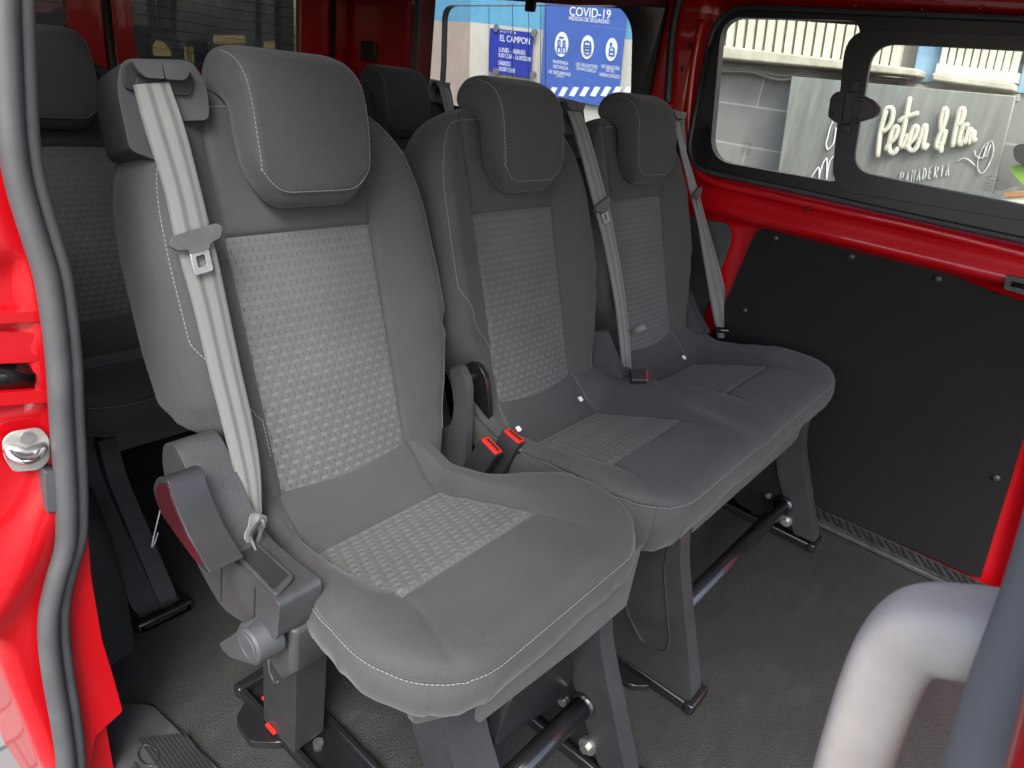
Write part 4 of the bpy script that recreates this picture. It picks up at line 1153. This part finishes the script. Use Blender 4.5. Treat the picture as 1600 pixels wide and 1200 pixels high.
# striker
plt = vb(MB().prism(rounded([on(x, y, 'y', .100) for x, y in ((2, 688), (16, 674), (62, 667), (76, 684), (76, 716), (62, 732), (20, 736), (6, 716))], .006, 4), (0, -.003, 0)), 'striker_plate', 'striker_steel', JB, bevel=.001)
vb(MB().tube(smooth_path([on(x, y, 'y', yy) for x, y, yy in ((12, 702, .097), (20, 714, .088), (38, 720, .083), (58, 714, .088), (68, 698, .097))], 6), .0048, 12), 'striker_loop', 'chrome', plt, smooth=True)
vb(MB().disc(on(41, 683, 'y', .097), (0, -1, 0), .0070, .004, 20), 'striker_bolt', 'steel', plt, smooth=True, angle=40)
vb(MB().tube([on(10, 700, 'y', .0965), on(40, 706, 'y', .0965), on(70, 696, 'y', .0965)], .0050, 10), 'striker_base', 'steel', plt, smooth=True)
vb(MB().prism(rounded([on(x, y, 'y', .085) for x, y in ((70, 738), (88, 736), (92, 800), (74, 803))], .003, 3), (0, .02, 0)), 'bump_stop', 'rubber', JB, bevel=.002)
# weather seal around the opening
gpx = [(22, -40), (24, 40), (28, 130), (33, 215), (45, 290), (68, 370), (86, 430), (97, 500), (104, 570), (108, 650), (113, 730), (116, 800), (114, 850), (100, 900), (89, 950), (88, 1000), (95, 1060), (105, 1120), (113, 1180), (117, 1240)]
gw = smooth_path([on(x, y, 'y', .088) for x, y in gpx], 6)
SEAL = vb(MB().tube([p + Vector((-.008, 0, 0)) for p in gw], [(.012, .0125)] * len(gw), 14), 'weather_seal', 'rubber', VAN, smooth=True)
vb(MB().tube([p + Vector((.0095, .006, 0)) for p in gw], .0085, 12), 'seal_lip', 'rubber', SEAL, smooth=True)
# red inner return of the jamb behind the seal, down to the sill
ir = rounded([on(x, y, 'y', .104) for x, y in ((118, 800), (138, 830), (143, 900), (160, 1000), (178, 1060), (192, 1112), (150, 1150), (130, 1260), (100, 1260), (90, 900))], .004, 2)
vb(MB().prism(ir, (0, .02, 0)), 'inner_return', 'red', JB, bevel=.003)
# moulded entry step with ribs
stp = vb(MB().prism(rounded([Vector((x, y, .002)) for x, y in ((-.448, .12), (-.405, .17), (-.315, .235), (-.282, .20), (-.262, .02), (-.262, -.9), (-.448, -.9))], .012, 4), (0, 0, .010)), 'entry_step', 'step_grey', VAN, bevel=.004)
rb_ = MB()
for k in range(11):
    x = -.325 + .0 + k * .0055 - .0
    rb_.box((x - .0012, -.85, .012), (x + .0012, .150 - k * .004, .0145))
for k in range(9):
    x = -.400 + k * .0065; rb_.box((x - .0012, -.85, .012), (x + .0012, .065 + k * .006, .0145))
vb(rb_, 'step_ribs', 'plastic_dark', stp)
ov = on(232, 1180, 'z', .0145); ring = [ov + Vector((.016 * math.cos(t * math.pi / 16) * .8, .022 * math.sin(t * math.pi / 16), 0)) for t in range(33)]
vb(MB().tube(ring, .0012, 6), 'oval_emblem', 'plastic_dark', stp, smooth=True)
vb(MB().box((-.452, -1.6, -.22), (-.40, .30, -.001)), 'door_sill', 'red', VAN, bevel=.01)
# far sill strip with slanted slots
slo = [Vector((1.357, -.43 + .30, .004)), Vector((1.357, -.90, .004)), Vector((1.276, -.90, .004)), Vector((1.276, -.13, .004))]
sl_ = vb(MB().prism(slo, (0, 0, .012)), 'sill_strip', 'step_grey', VAN, bevel=.003)
ss_ = MB()
for k in range(34):
    y = -.16 - k * .0215; wob = .004 * math.sin(k * 1.7)
    ss_.prism([Vector((1.346, y, .0165)), Vector((1.346, y - .010, .0165)), Vector((1.298, y - .040 + wob, .0165)), Vector((1.298, y - .028 + wob, .0165))], (0, 0, .0012))
vb(ss_, 'sill_slots', 'rubber_black', sl_)
# ---- front door post beside the camera with its grab handle
BP = [on(x, y, 'x', -.36) for x, y in ((1668, 800), (1626, 930), (1566, 1085), (1528, 1200), (1492, 1310))]
bp = smooth_path(BP, 5)
PST = vb(MB().prism([Vector((-.30, -.760, -.05)), Vector((-.30, -.86, -.05)), Vector((-.44, -.86, -.05)), Vector((-.44, -.775, -.05))], (0, 0, 1.40)), 'door_post', 'red', VAN, bevel=.01)
vb(MB().tube([p + Vector((0, -.004, 0)) for p in bp], [(.012, .014)] * len(bp), 14), 'post_seal', 'handle_seal', PST, smooth=True)
vb(MB().tube(smooth_path([on(x, y, 'x', -.40) for x, y in ((1790, 800), (1738, 960), (1704, 1070), (1668, 1190), (1630, 1320))], 5), .012, 12), 'post_flange', 'red', PST, smooth=True)
hx = -.33
hpth = smooth_path([on(x, y, 'x', hx) for x, y in ((1660, 1015), (1580, 1000), (1500, 986), (1440, 984), (1402, 1015), (1376, 1070), (1352, 1140), (1330, 1210), (1304, 1310))], 6)
hm = MB(); hm.sq = .62
HD = vb(hm.tube(hpth, [(.0142, .0168 + .0040 * max(0, 1 - i / 22)) for i in range(len(hpth))], 28), 'grab_handle', 'handle_grey', VAN, smooth=True)
hs_ = MB(); random.seed(5)
for k in range(22):
    i = random.randint(14, len(hpth) - 10); c = hpth[i] + Vector((-.0146, 0, 0)); d = (hpth[i + 1] - hpth[i]).normalized(); q = Vector((0, random.uniform(-.009, .009), random.uniform(-.004, .004)))
    L_ = random.uniform(.003, .009); e = (d + Vector((0, random.uniform(-.6, .6), random.uniform(-.6, .6)))).normalized()
    hs_.tube([c + q, c + q + e * L_], .00035, 4)
vb(hs_, 'scratch_marks', 'print_white_mark', HD)
HD['label'] = 'pale grey worn plastic grab handle on the front door post'

# ================================================================== OUTSIDE
def tex_wall(name, col, bw, bh, mortar, mcol, off=.5, var=.12, rough=.85, axis='yz'):
    m, N, L, B = nodes_of(name)
    tc = N.new('ShaderNodeTexCoord'); sp = N.new('ShaderNodeSeparateXYZ'); cb = N.new('ShaderNodeCombineXYZ'); L.new(tc.outputs['Object'], sp.inputs[0])
    a = {'yz': (1, 2), 'xz': (0, 2), 'xy': (0, 1)}[axis]
    L.new(sp.outputs[a[0]], cb.inputs[0]); L.new(sp.outputs[a[1]], cb.inputs[1])
    br = N.new('ShaderNodeTexBrick'); L.new(cb.outputs[0], br.inputs['Vector']); br.offset = off
    br.inputs['Scale'].default_value = 1; br.inputs['Brick Width'].default_value = bw; br.inputs['Row Height'].default_value = bh; br.inputs['Mortar Size'].default_value = mortar
    br.inputs['Color1'].default_value = (*[c * (1 - var) for c in col], 1); br.inputs['Color2'].default_value = (*[c * (1 + var) for c in col], 1); br.inputs['Mortar'].default_value = (*mcol, 1)
    n = noise(N, L, tc.outputs['Object'], 2.5, 9, .65)
    mx = N.new('ShaderNodeMixRGB'); mx.blend_type = 'MULTIPLY'; mx.inputs[0].default_value = .5
    L.new(br.outputs[0], mx.inputs[1]); L.new(ramp(N, L, n, [(.3, (.62, .62, .60)), (.7, (1.15, 1.15, 1.15))]), mx.inputs[2]); L.new(mx.outputs[0], B.inputs['Base Color'])
    B.inputs['Roughness'].default_value = rough; bump(N, L, B, br.outputs['Fac'], -.3, .004)
    MATS[name] = m
tex_wall('paving', (.17, .16, .15), .20, .10, .006, (.07, .07, .065), axis='xy')
tex_wall('block_wall', (.20, .205, .19), .85, .26, .006, (.34, .34, .32))
tex_wall('cream_tiles', (.46, .44, .37), .62, .33, .004, (.45, .43, .36), off=0, var=.03)
simple('blue_band', (.10, .29, .42), .6, var=.06); simple('peach_wall', (.40, .31, .24), .8, var=.08)
simple('poster_blue', (.050, .105, .33), .45, var=.06, vscale=2); simple('poster_dark', (.022, .035, .25), .35, var=.05)
simple('print_white', (.62, .64, .66), .5); simple('cream_paint', (.56, .55, .44), .75, var=.16, vscale=5)
simple('lattice_back', (.16, .155, .12), .8, var=.2); simple('slab', (.46, .44, .34), .8, var=.3, vscale=7)
simple('pale_blue', (.18, .33, .45), .6, var=.08); simple('cable', (.20, .20, .19), .7)
simple('print_faded', (.46, .47, .45), .6, var=.4, vscale=30)
simple('letter', (.50, .49, .39), .5); simple('green_paint', (.18, .36, .03), .5); simple('orange_paint', (.38, .17, .06), .5)
simple('gold', (.45, .33, .12), .5); simple('dark_poster', (.03, .03, .033), .5)
def steel_sign():
    m, N, L, B = nodes_of('brushed_sheet')
    v = tex_coord(N, L, 'Object', (1, 7, .6)); f = noise(N, L, v, 2.2, 8, .7)
    L.new(ramp(N, L, f, [(.3, (.17, .18, .158)), (.55, (.24, .255, .225)), (.75, (.34, .355, .32))]), B.inputs['Base Color'])
    B.inputs['Metallic'].default_value = .35; B.inputs['Roughness'].default_value = .38; MATS['brushed_sheet'] = m
steel_sign()
g = MB().add([(-60, -60, -.45), (80, -60, -.45), (80, 80, -.45), (-60, 80, -.45)], [(0, 1, 2, 3)]).build('ground', 'paving'); g['kind'] = 'structure'
# --- wall with louvred railings seen through the sliding window (plane x = XG)
XG = 4.4
def G(x, y, d=0): return on(x, y, 'x', XG - d)
UPG = (G(1216, 268) - G(1237, 122)).normalized() * -1      # the wall's own upright, measured on it
HOR = (G(1500, 140) - G(1130, 106)).normalized()           # along the wall, to the right
A0 = G(1130, 98)
gw_ = MB().prism([A0 - HOR * .42, A0 + HOR * 6.0, A0 + HOR * 6.0 - UPG * 3.2, A0 - HOR * .42 - UPG * 3.2], (.25, 0, 0)).build('garden_wall', 'block_wall')
tag(gw_, 'grey rendered block wall carrying the steel sign outside the sliding window', 'wall')
def quad(pts, off, th): return MB().prism([p + Vector((-off, 0, 0)) for p in pts], (-th, 0, 0))
led = empty('balcony_railing', tuple(A0), 'cream louvred railing on a stained ledge above the grey wall', 'railing')
def rl(mb, name, mat, root, **k):
    mb.v = [tuple(Vector(v) - root.location) for v in mb.v]; return mb.build(name, mat, root, **k)
L0, L1 = G(1100, 75), G(1448, 124)
rl(MB().prism([G(1092, 70), G(1448, 113), G(1446, 124), G(1092, 91)], (-.22, 0, 0)), 'ledge', 'slab', led, bevel=.01)
rl(MB().prism([G(1092, -38), G(1402, -20), G(1400, 112), G(1092, 75)], (.03, 0, 0)), 'backing', 'lattice_back', led)
k = 0
for xx in range(1100, 1405, 15):
    top_ = -30; bt = 72 + (xx - 1100) * .119
    a, b2_ = G(xx + 3 - (bt - top_) * .0 + 12, top_), G(xx, bt)
    d = HOR * .024
    rl(MB().prism([b2_ - d, b2_ + d, b2_ + d + UPG * 1.3, b2_ - d + UPG * 1.3], (-.08, 0, 0)), 'louvre', 'cream_paint', led, bevel=.006)
led2 = empty('balcony_railing', tuple(G(1540, 130)), 'smaller cream louvred railing right of the pale blue panel', 'railing')
rl(MB().prism([G(1466, 118), G(1592, 134), G(1590, 146), G(1466, 130)], (-.20, 0, 0)), 'ledge', 'slab', led2, bevel=.01)
for xx in range(1472, 1582, 12):
    b2_ = G(xx, 118 + (xx - 1470) * .12); d = HOR * .017
    rl(MB().prism([b2_ - d, b2_ + d, b2_ + d + UPG * .62, b2_ - d + UPG * .62], (-.08, 0, 0)), 'louvre', 'cream_paint', led2, bevel=.006)
b2_ = G(1466, 116); rl(MB().prism([b2_, G(1592, 132), G(1592, 132) + UPG * .05, b2_ + UPG * .05], (-.10, 0, 0)), 'bottom_bar', 'cream_paint', led2)
b2_ = G(1466, 116) + UPG * .60; rl(MB().prism([b2_, b2_ + HOR * .98, b2_ + HOR * .98 + UPG * .05, b2_ + UPG * .05], (-.10, 0, 0)), 'top_bar', 'cream_paint', led2)
hs = empty('building', tuple(G(1400, 60)), 'cream and pale blue house front above the grey block wall', 'building')
q0 = A0 - HOR * .4 + Vector((.10, 0, 0)); rl(MB().prism([q0, q0 + HOR * 7, q0 + HOR * 7 + UPG * 4, q0 + UPG * 4], (.3, 0, 0)), 'front_wall', 'cream_tiles', hs)
p0, p1 = G(1426, 128), G(1468, 128)
rl(MB().prism([p0, p1, p1 + UPG * 3.9, p0 + UPG * 3.9], (-.02, 0, 0)), 'blue_panel', 'pale_blue', hs)
p0, p1 = G(1590, 145), G(1660, 150)
rl(MB().prism([p0, p1, p1 + UPG * 3.9, p0 + UPG * 3.9], (-.02, 0, 0)), 'blue_panel', 'pale_blue', hs)
for q, (aa, sg) in enumerate(((0, 8), (7, 6), (15, 9))):
    pts = []
    for k in range(0, 13):
        x = 1090 + k * 42; y = 97 + (x - 1090) * .105 + aa * .45 + (sg * (.5 - .5 * math.cos(k * math.pi)) * .8) * (1 if x > 1150 else .3)
        pts.append(G(x, y, .05 + .012 * q))
    tag(MB().tube(smooth_path(pts, 5), .010, 6).build('cable', 'cable', smooth=True), ['upper thin cable sagging along the top of the grey wall', 'middle cable sagging along the grey wall', 'lowest cable sagging above the steel sign'][q], 'cable', 'cables along the grey wall')
sg = empty('steel_sign', tuple(G(1400, 200, .3)), 'weathered metal sheet sign with raised cream script lettering', 'sign')
S0, S1_, S2_, S3 = G(1237, 119, .30), G(1588, 150, .30), G(1588, 150, .30) - UPG * .95, G(1237, 119, .30) - UPG * .95
rl(MB().prism([S0, S1_, S2_, S3], (.04, 0, 0)), 'sheet', 'brushed_sheet', sg, bevel=.004)
rl(MB().prism([S0 + Vector((.045, .0, 0)), S0 + Vector((.28, 0, 0)), S3 + Vector((.28, 0, 0)), S3 + Vector((.045, 0, 0))], (0, .01, 0)), 'side_panel', 'plastic_dark', sg)
def strokes(root, name, lst, rad, depth, mat, flat=1.0):
    mb = MB()
    for l in lst:
        P = smooth_path([G(x, y, depth) for x, y in l], 6); mb.tube(P, [rad * flat] * len(P), 10)
        mb.sphere(P[0], rad, 10, 6); mb.sphere(P[-1], rad, 10, 6)
    return rl(mb, name, mat, root, smooth=True)
def z32(l): return [(1100 + x / 3.2, y / 3.2) for x, y in l]
def z667(l): return [(1355 + x / 6.667, 140 + y / 6.667) for x, y in l]
scr = [z667(l) for l in (
    [(110, 685), (128, 490), (160, 340), (195, 235)], [(165, 330), (190, 215), (240, 190), (268, 235), (248, 340), (205, 410), (165, 435)],
    [(200, 615), (232, 560), (290, 500), (318, 425), (308, 388), (278, 402), (245, 480), (226, 580), (236, 645), (272, 665), (312, 620)],
    [(440, 100), (422, 190), (396, 330), (366, 470), (346, 560), (356, 600), (385, 555), (420, 480)], [(340, 325), (390, 292), (450, 272), (515, 250)],
    [(405, 600), (440, 560), (490, 505), (522, 430), (512, 385), (480, 402), (448, 480), (426, 580), (442, 628), (480, 635), (520, 590), (552, 500)],
    [(556, 500), (580, 410), (605, 375), (608, 430), (588, 540), (592, 612), (622, 585)],
    [(772, 440), (766, 370), (776, 280), (800, 205), (822, 215), (822, 270), (800, 350), (765, 450), (735, 520), (722, 585), (742, 610), (780, 560), (812, 440)], [(770, 560), (765, 640)],
    [(890, 580), (915, 440), (940, 320), (962, 235)], [(942, 310), (962, 218), (996, 202), (1004, 250), (980, 325), (945, 368)],
    [(1040, 372), (1004, 380), (974, 450), (956, 540), (970, 572), (1000, 520), (1034, 410), (1022, 490), (1016, 550)],
    [(1030, 540), (1050, 455), (1074, 412), (1074, 470), (1060, 560), (1086, 470), (1108, 442), (1100, 530), (1116, 525)])]
strokes(sg, 'script_lettering', scr, .0150, .335, 'letter')
thin = [z32([(648, 600), (630, 640), (620, 680), (610, 720), (618, 750)]), z32([(660, 640), (655, 680), (645, 720), (618, 750)]),
        z32([(530, 900), (560, 850), (575, 840), (575, 900)]), z32([(572, 900), (590, 830), (605, 800), (615, 800), (612, 900)]), z32([(612, 900), (625, 820), (640, 790), (655, 790), (650, 890)])]
strokes(sg, 'outline_drawing', thin, .0042, .312, 'print_white')
thn2 = [z667(l) for l in ([(1290, 538), (1225, 580), (1168, 680), (1148, 800), (1180, 872), (1230, 842), (1290, 730), (1316, 620), (1302, 548), (1286, 538)], [(1285, 580), (1250, 680)], [(1240, 592), (1200, 720)], [(1120, 640), (1130, 690), (1180, 712), (1250, 690)], [(1262, 560), (1222, 700)], [(950, 742), (1000, 716), (1060, 735), (1120, 790)])]
strokes(sg, 'wheat_emblem', thn2, .0032, .312, 'print_faded')
def glyphs(word, x0, y0, dx, dy, h):
    """thin block capitals drawn as strokes in crop pixels"""
    S = {'P': [[(0, 1), (0, 0), (.8, .1), (.8, .45), (0, .5)]], 'A': [[(0, 1), (.4, 0), (.8, 1)], [(.15, .65), (.65, .65)]], 'N': [[(0, 1), (0, 0), (.8, 1), (.8, 0)]],
         'D': [[(0, 0), (.6, .15), (.8, .5), (.6, .85), (0, 1), (0, 0)]], 'E': [[(.7, 0), (0, 0), (0, 1), (.7, 1)], [(0, .5), (.6, .5)]], 'R': [[(0, 1), (0, 0), (.8, .1), (.8, .4), (0, .5), (.8, 1)]], 'I': [[(.4, 0), (.4, 1)]]}
    out = []
    for k, ch in enumerate(word):
        for st in S[ch]: out.append(z667([(x0 + k * dx + u * dx * .62 - v * h * .14, y0 + k * dy + v * h) for u, v in st]))
    return out
mbp = MB()
for l in glyphs('PANADERIA', 352, 858, 60, -10, 118):
    mbp.tube([G(x, y, .312) for x, y in l], .0036, 6)
rl(mbp, 'block_lettering', 'print_faded', sg)
# low metal ledge and things at the right of the sign
lo = MB().prism([G(1520, 312, .30), G(1592, 290, .30), G(1592, 300, .30), G(1540, 330, .30)], (-.2, 0, 0)).build('metal_shelf', 'brushed_sheet'); tag(lo, 'grey metal ledge below the right end of the sign', 'ledge')
bn = MB().prism(rounded([G(1575, 300, .5), G(1640, 296, .5), G(1640, 345, .5), G(1572, 330, .5)], .03, 3), (-.3, 0, 0)).build('crate', 'cream_paint', bevel=.01); tag(bn, 'cream box with an orange rim low at the right window edge', 'box')
MB().prism([Vector(p) - Vector((.302, 0, 0)) for p in (G(1580, 297, .5), G(1640, 293, .5), G(1640, 300, .5), G(1580, 304, .5))], (-.01, 0, 0)).build('orange_rim', 'orange_paint', bn)
mo = empty('parked_scooter', tuple(G(1600, 260, .2)), 'dark and lime green scooter partly visible at the right window edge', 'scooter')
rl(MB().prism(rounded([G(1578, 262, .2), G(1600, 255, .2), G(1640, 270, .2), G(1640, 310, .2), G(1598, 285, .2)], .03, 4), (-.12, 0, 0)), 'green_fairing', 'green_paint', mo, bevel=.02)
rl(MB().prism(rounded([G(1585, 225, .22), G(1650, 225, .22), G(1650, 262, .22), G(1590, 256, .22)], .05, 4), (-.14, 0, 0)), 'dark_seat', 'rubber_black', mo, bevel=.02)
rl(MB().tube([G(1600, 300, .1), G(1640, 340, .1)], .03, 10), 'fork', 'steel', mo, smooth=True)

# --- shop wall with the notices seen through the quarter window (plane x = XP)
XP = 4.5
def Pp(x, y, d=0): return on(680 + x / 5, y / 5, 'x', XP - d)     # coordinates read in a five-times enlargement
UPP = (Pp(885, 40) - Pp(852, 600)).normalized()
HP_ = (Pp(1360, 180) - Pp(1045, 150)).normalized()
c0 = Pp(275, 172)
shop = empty('shop_building', tuple(c0), 'cream tiled shop front with a blue band carrying two blue notices', 'building')
rl(MB().prism([c0 - UPP * 3.5, c0 - UPP * 3.5 + HP_ * 3.3, c0 + HP_ * 3.3 + UPP * 0, c0], (.3, 0, 0)), 'tiled_wall', 'cream_tiles', shop)
rl(MB().prism([c0, c0 + HP_ * 3.3, c0 + HP_ * 3.3 + UPP * 2, c0 + UPP * 2], (.3, 0, 0)), 'blue_fascia', 'blue_band', shop)
s0 = Vector((XP, c0.y, c0.z)); ret = Vector((.35, 1, 0)).normalized()
rl(MB().prism([c0 - UPP * 3.5, c0, c0 + ret * 3, c0 + ret * 3 - UPP * 3.5], (.02, 0, 0)), 'peach_return', 'peach_wall', shop)
rl(MB().prism([c0, c0 + UPP * 2, c0 + UPP * 2 + ret * 3, c0 + ret * 3], (.02, 0, 0)), 'blue_return', 'blue_band', shop)
def notice(root, name, corners, mat, d0, th=.012): return rl(MB().prism([p - Vector((d0, 0, 0)) for p in corners], (-th, 0, 0)), name, mat, root)
def text(root, name, s, x, y, size, mat, d, width=None, squeeze=1.0, align='LEFT', bold=.004):
    cu = bpy.data.curves.new(name, 'FONT'); cu.body = s; cu.size = 1; cu.align_x = align; cu.offset = bold
    o = bpy.data.objects.new('tmp', cu); COL.objects.link(o); bpy.context.view_layer.update()
    me = bpy.data.meshes.new_from_object(o); COL.objects.unlink(o); bpy.data.objects.remove(o)
    org = Pp(x, y, d); sc_ = (Pp(x, y, d) - Pp(x, y - size, d)).length / .72
    w0 = max(v.co.x for v in me.vertices) - min(v.co.x for v in me.vertices)
    sx = (Pp(x + width, y, d) - Pp(x, y, d)).length / w0 if width else sc_
    for v in me.vertices:
        p = org + HP_ * v.co.x * sx + UPP * v.co.y * sc_ - Vector((v.co.z, 0, 0)); v.co = p - root.location
    me.materials.append(MATS[mat]); ob = bpy.data.objects.new(name, me); COL.objects.link(ob); ob.parent = root; return ob
n1 = empty('notice_board', tuple(Pp(620, 400)), 'dark blue opening hours plate on four steel studs', 'sign', None)
a, b_, c, d = Pp(455, 228), Pp(793, 242), Pp(785, 598), Pp(443, 552)
a, b_ = Pp(452, 222), Pp(452, 222) + HP_ * (Pp(793, 242) - Pp(455, 228)).length; hgt = (Pp(452, 222) - Pp(443, 560)).length
notice(n1, 'plate', [a, b_, b_ - UPP * hgt, a - UPP * hgt], 'poster_dark', .03)
for (x, y) in ((485, 222), (780, 258), (478, 560), (770, 585)):
    rl(MB().disc(Pp(x, y, .042), (-1, 0, 0), .030, .02, 16), 'stud', 'steel', n1, smooth=True, angle=40)
text(n1, 'lettering', 'A U T O S', 505, 252, 18, 'print_white', .045, 125)
text(n1, 'lettering', 'EL CAMPON', 503, 318, 50, 'print_white', .045, 235)
text(n1, 'lettering', 'LUNES - VIERNES', 495, 402, 36, 'print_white', .045, 208)
text(n1, 'lettering', '9.00/13.00 - 16.00/20.00', 493, 445, 34, 'print_white', .045, 255)
text(n1, 'lettering', 'SÁBADO', 492, 505, 36, 'print_white', .045, 95)
text(n1, 'lettering', '10.00/13.00', 492, 550, 34, 'print_white', .045, 125)
n2 = empty('safety_poster', tuple(Pp(1180, 400)), 'large mid blue health safety poster with three white pictograms', 'sign', None)
a = Pp(888, -60); wd_ = (Pp(1490, 330) - Pp(862, 300)).length; a2 = a + HP_ * wd_
hgt = (Pp(875, -60) - Pp(850, 745)).length
notice(n2, 'sheet', [a, a2, a2 - UPP * hgt, a - UPP * hgt], 'poster_blue', .03)
text(n2, 'heading', 'COVID-19', 1045, 118, 70, 'print_white', .045, 325, bold=.012)
text(n2, 'heading', 'MEDIDAS DE SEGURIDAD', 1043, 156, 32, 'print_white', .045, 320, bold=.008)
for (x, y, rx, ry) in ((988, 348, 53, 97), (1190, 370, 50, 93), (1378, 388, 45, 90)):
    c = Pp(x, y, .045); ax = (Pp(x + rx, y, .045) - c).length; r_ = max(ax, (Pp(x, y - ry, .045) - c).length)
    pts = [c + HP_ * ax * math.cos(t * math.pi / 16) + UPP * r_ * math.sin(t * math.pi / 16) for t in range(32)]
    rl(MB().prism(pts, (-.004, 0, 0)), 'pictogram', 'print_white', n2)
def pic(lst, r=.006):
    mb = MB()
    for l in lst: mb.tube([Pp(x, y, .052) for x, y in l], r, 6)
    rl(mb, 'pictogram_lines', 'poster_blue', n2)
pic([[(955, 365), (955, 410), (980, 412), (980, 367), (955, 365)], [(995, 367), (995, 412), (1018, 414), (1018, 370), (995, 367)], [(960, 350), (960, 320), (968, 312), (976, 322), (976, 352), (960, 350)], [(1000, 352), (1000, 325), (1008, 316), (1016, 326), (1016, 355), (1000, 352)], [(970, 290), (1005, 295)]])
pic([[(1165, 330), (1190, 318), (1215, 335), (1218, 380), (1212, 420), (1190, 435), (1168, 415), (1162, 375), (1165, 330)], [(1168, 355), (1214, 360)], [(1168, 375), (1214, 380)], [(1172, 400), (1210, 403)]])
pic([[(1365, 345), (1385, 347)], [(1375, 330), (1373, 370), (1362, 385), (1360, 430), (1395, 435)], [(1362, 400), (1390, 405)], [(1385, 370), (1398, 380), (1398, 432)]])
for s_, x, y, wdt in (('MANTENGA', 918, 492, 120), ('DISTANCIA', 920, 530, 118), ('DE SEGURIDAD', 883, 570, 175), ('(1,50m)', 942, 598, 58), ('USO OBLIGATORIO', 1095, 512, 175), ('DE MASCARILLA', 1103, 546, 155), ('USO OBLIGATORIO', 1296, 528, 145), ('DE GEL', 1335, 558, 65), ('HIDROALCOHÓLICO', 1282, 592, 160)):
    text(n2, 'caption', s_, x, y, 27 if s_[0] != '(' else 16, 'print_white', .045, wdt, bold=.008)
for k in range(9):
    p = Pp(880 + k * 82, 748, .045); q = HP_ * .055; u = UPP * .075 + HP_ * .045
    rl(MB().prism([p, p + q, p + q + u, p + u], (-.003, 0, 0)), 'stripe', 'print_white', n2)

# --- dark yard behind the rear doors
bw = MB().box((-4, 5.6, -.45), (3.6, 5.8, 3.2)).build('rear_building', 'dark_poster'); tag(bw, 'dark building front seen through the heated rear window', 'building')
for (x0, y0, x1, y1, lab) in ((238, 52, 302, 120, 'small dark poster with a gold picture seen through the rear window'), (328, 50, 428, 112, 'wider dark poster with a row of gold figures seen through the rear window')):
    a, b_, c, d = [on(x, y, 'y', 5.5) for x, y in ((x0, y0), (x1, y0), (x1, y1), (x0, y1))]
    r_ = empty('poster', tuple(a), lab, 'poster')
    rl(MB().prism([a, b_, c, d], (0, .03, 0)), 'sheet', 'plastic', r_)
    mbg = MB()
    if x0 < 300:
        cc = on(252, 78, 'y', 5.46); mbg.prism(rounded([on(x, y, 'y', 5.46) for x, y in ((239, 70), (246, 62), (256, 66), (266, 78), (270, 88), (240, 88))], .03, 3), (0, .01, 0))
        for k in range(4): p = on(291 + k * 3, 88, 'y', 5.46); mbg.obox(p, Vector((.012, 0, 0)), Vector((0, .005, 0)), Vector((0, 0, .07)))
    else:
        for k in range(7):
            p = on(338 + k * 7, 62 + (k % 2), 'y', 5.46); mbg.sphere(p, .03, 8, 6, (1, .3, 1.3))
        for k in range(5): p = on(414 + k * 3.4, 70, 'y', 5.46); mbg.obox(p, Vector((.010, 0, 0)), Vector((0, .005, 0)), Vector((0, 0, .03)))
    rl(mbg, 'gold_print', 'gold', r_)

# ------------------------------------------------------------------ separate countable pieces into parts of their own
SPLIT = ('bolt', 'rail_end', 'center_panel', 'headrest_post', 'post_collar', 'webbing_lip', 'latch_rail', 'brace_rod', 'pictogram_lines')
cache = {}
def islands(me):
    bm = bmesh.new(); bm.from_mesh(me); bm.verts.ensure_lookup_table(); seen = set(); out = []
    for v in bm.verts:
        if v.index in seen: continue
        st = [v]; comp = set([v.index]); seen.add(v.index)
        while st:
            a = st.pop()
            for e in a.link_edges:
                b = e.other_vert(a)
                if b.index not in seen: seen.add(b.index); comp.add(b.index); st.append(b)
        out.append(comp)
    bm.free(); return out
def bbox(me, c):
    P = [me.vertices[i].co for i in c]; return [min(p[k] for p in P) for k in range(3)], [max(p[k] for p in P) for k in range(3)]
def pieces(me):
    if me.name in cache: return cache[me.name]
    isl = islands(me); boxes = [bbox(me, c) for c in isl]
    grp = list(range(len(isl)))
    for i in range(len(isl)):
        for j in range(i):
            if all(boxes[i][0][k] <= boxes[j][1][k] + .004 and boxes[j][0][k] <= boxes[i][1][k] + .004 for k in range(3)):
                a, b = grp[i], grp[j]; grp = [b if g == a else g for g in grp]
    out = []
    for g in sorted(set(grp)):
        keep = set().union(*[isl[i] for i in range(len(isl)) if grp[i] == g])
        m2 = me.copy(); bm = bmesh.new(); bm.from_mesh(m2); bm.verts.ensure_lookup_table()
        bmesh.ops.delete(bm, geom=[v for v in bm.verts if v.index not in keep], context='VERTS'); bm.to_mesh(m2); bm.free(); out.append(m2)
    cache[me.name] = out; return out
for o in [o for o in scene.objects if o.type == 'MESH' and o.name.split('.')[0] in SPLIT]:
    ps = pieces(o.data)
    if len(ps) < 2: continue
    for p in ps[1:]:
        c = o.copy(); c.data = p; COL.objects.link(c)
    o.data = ps[0]
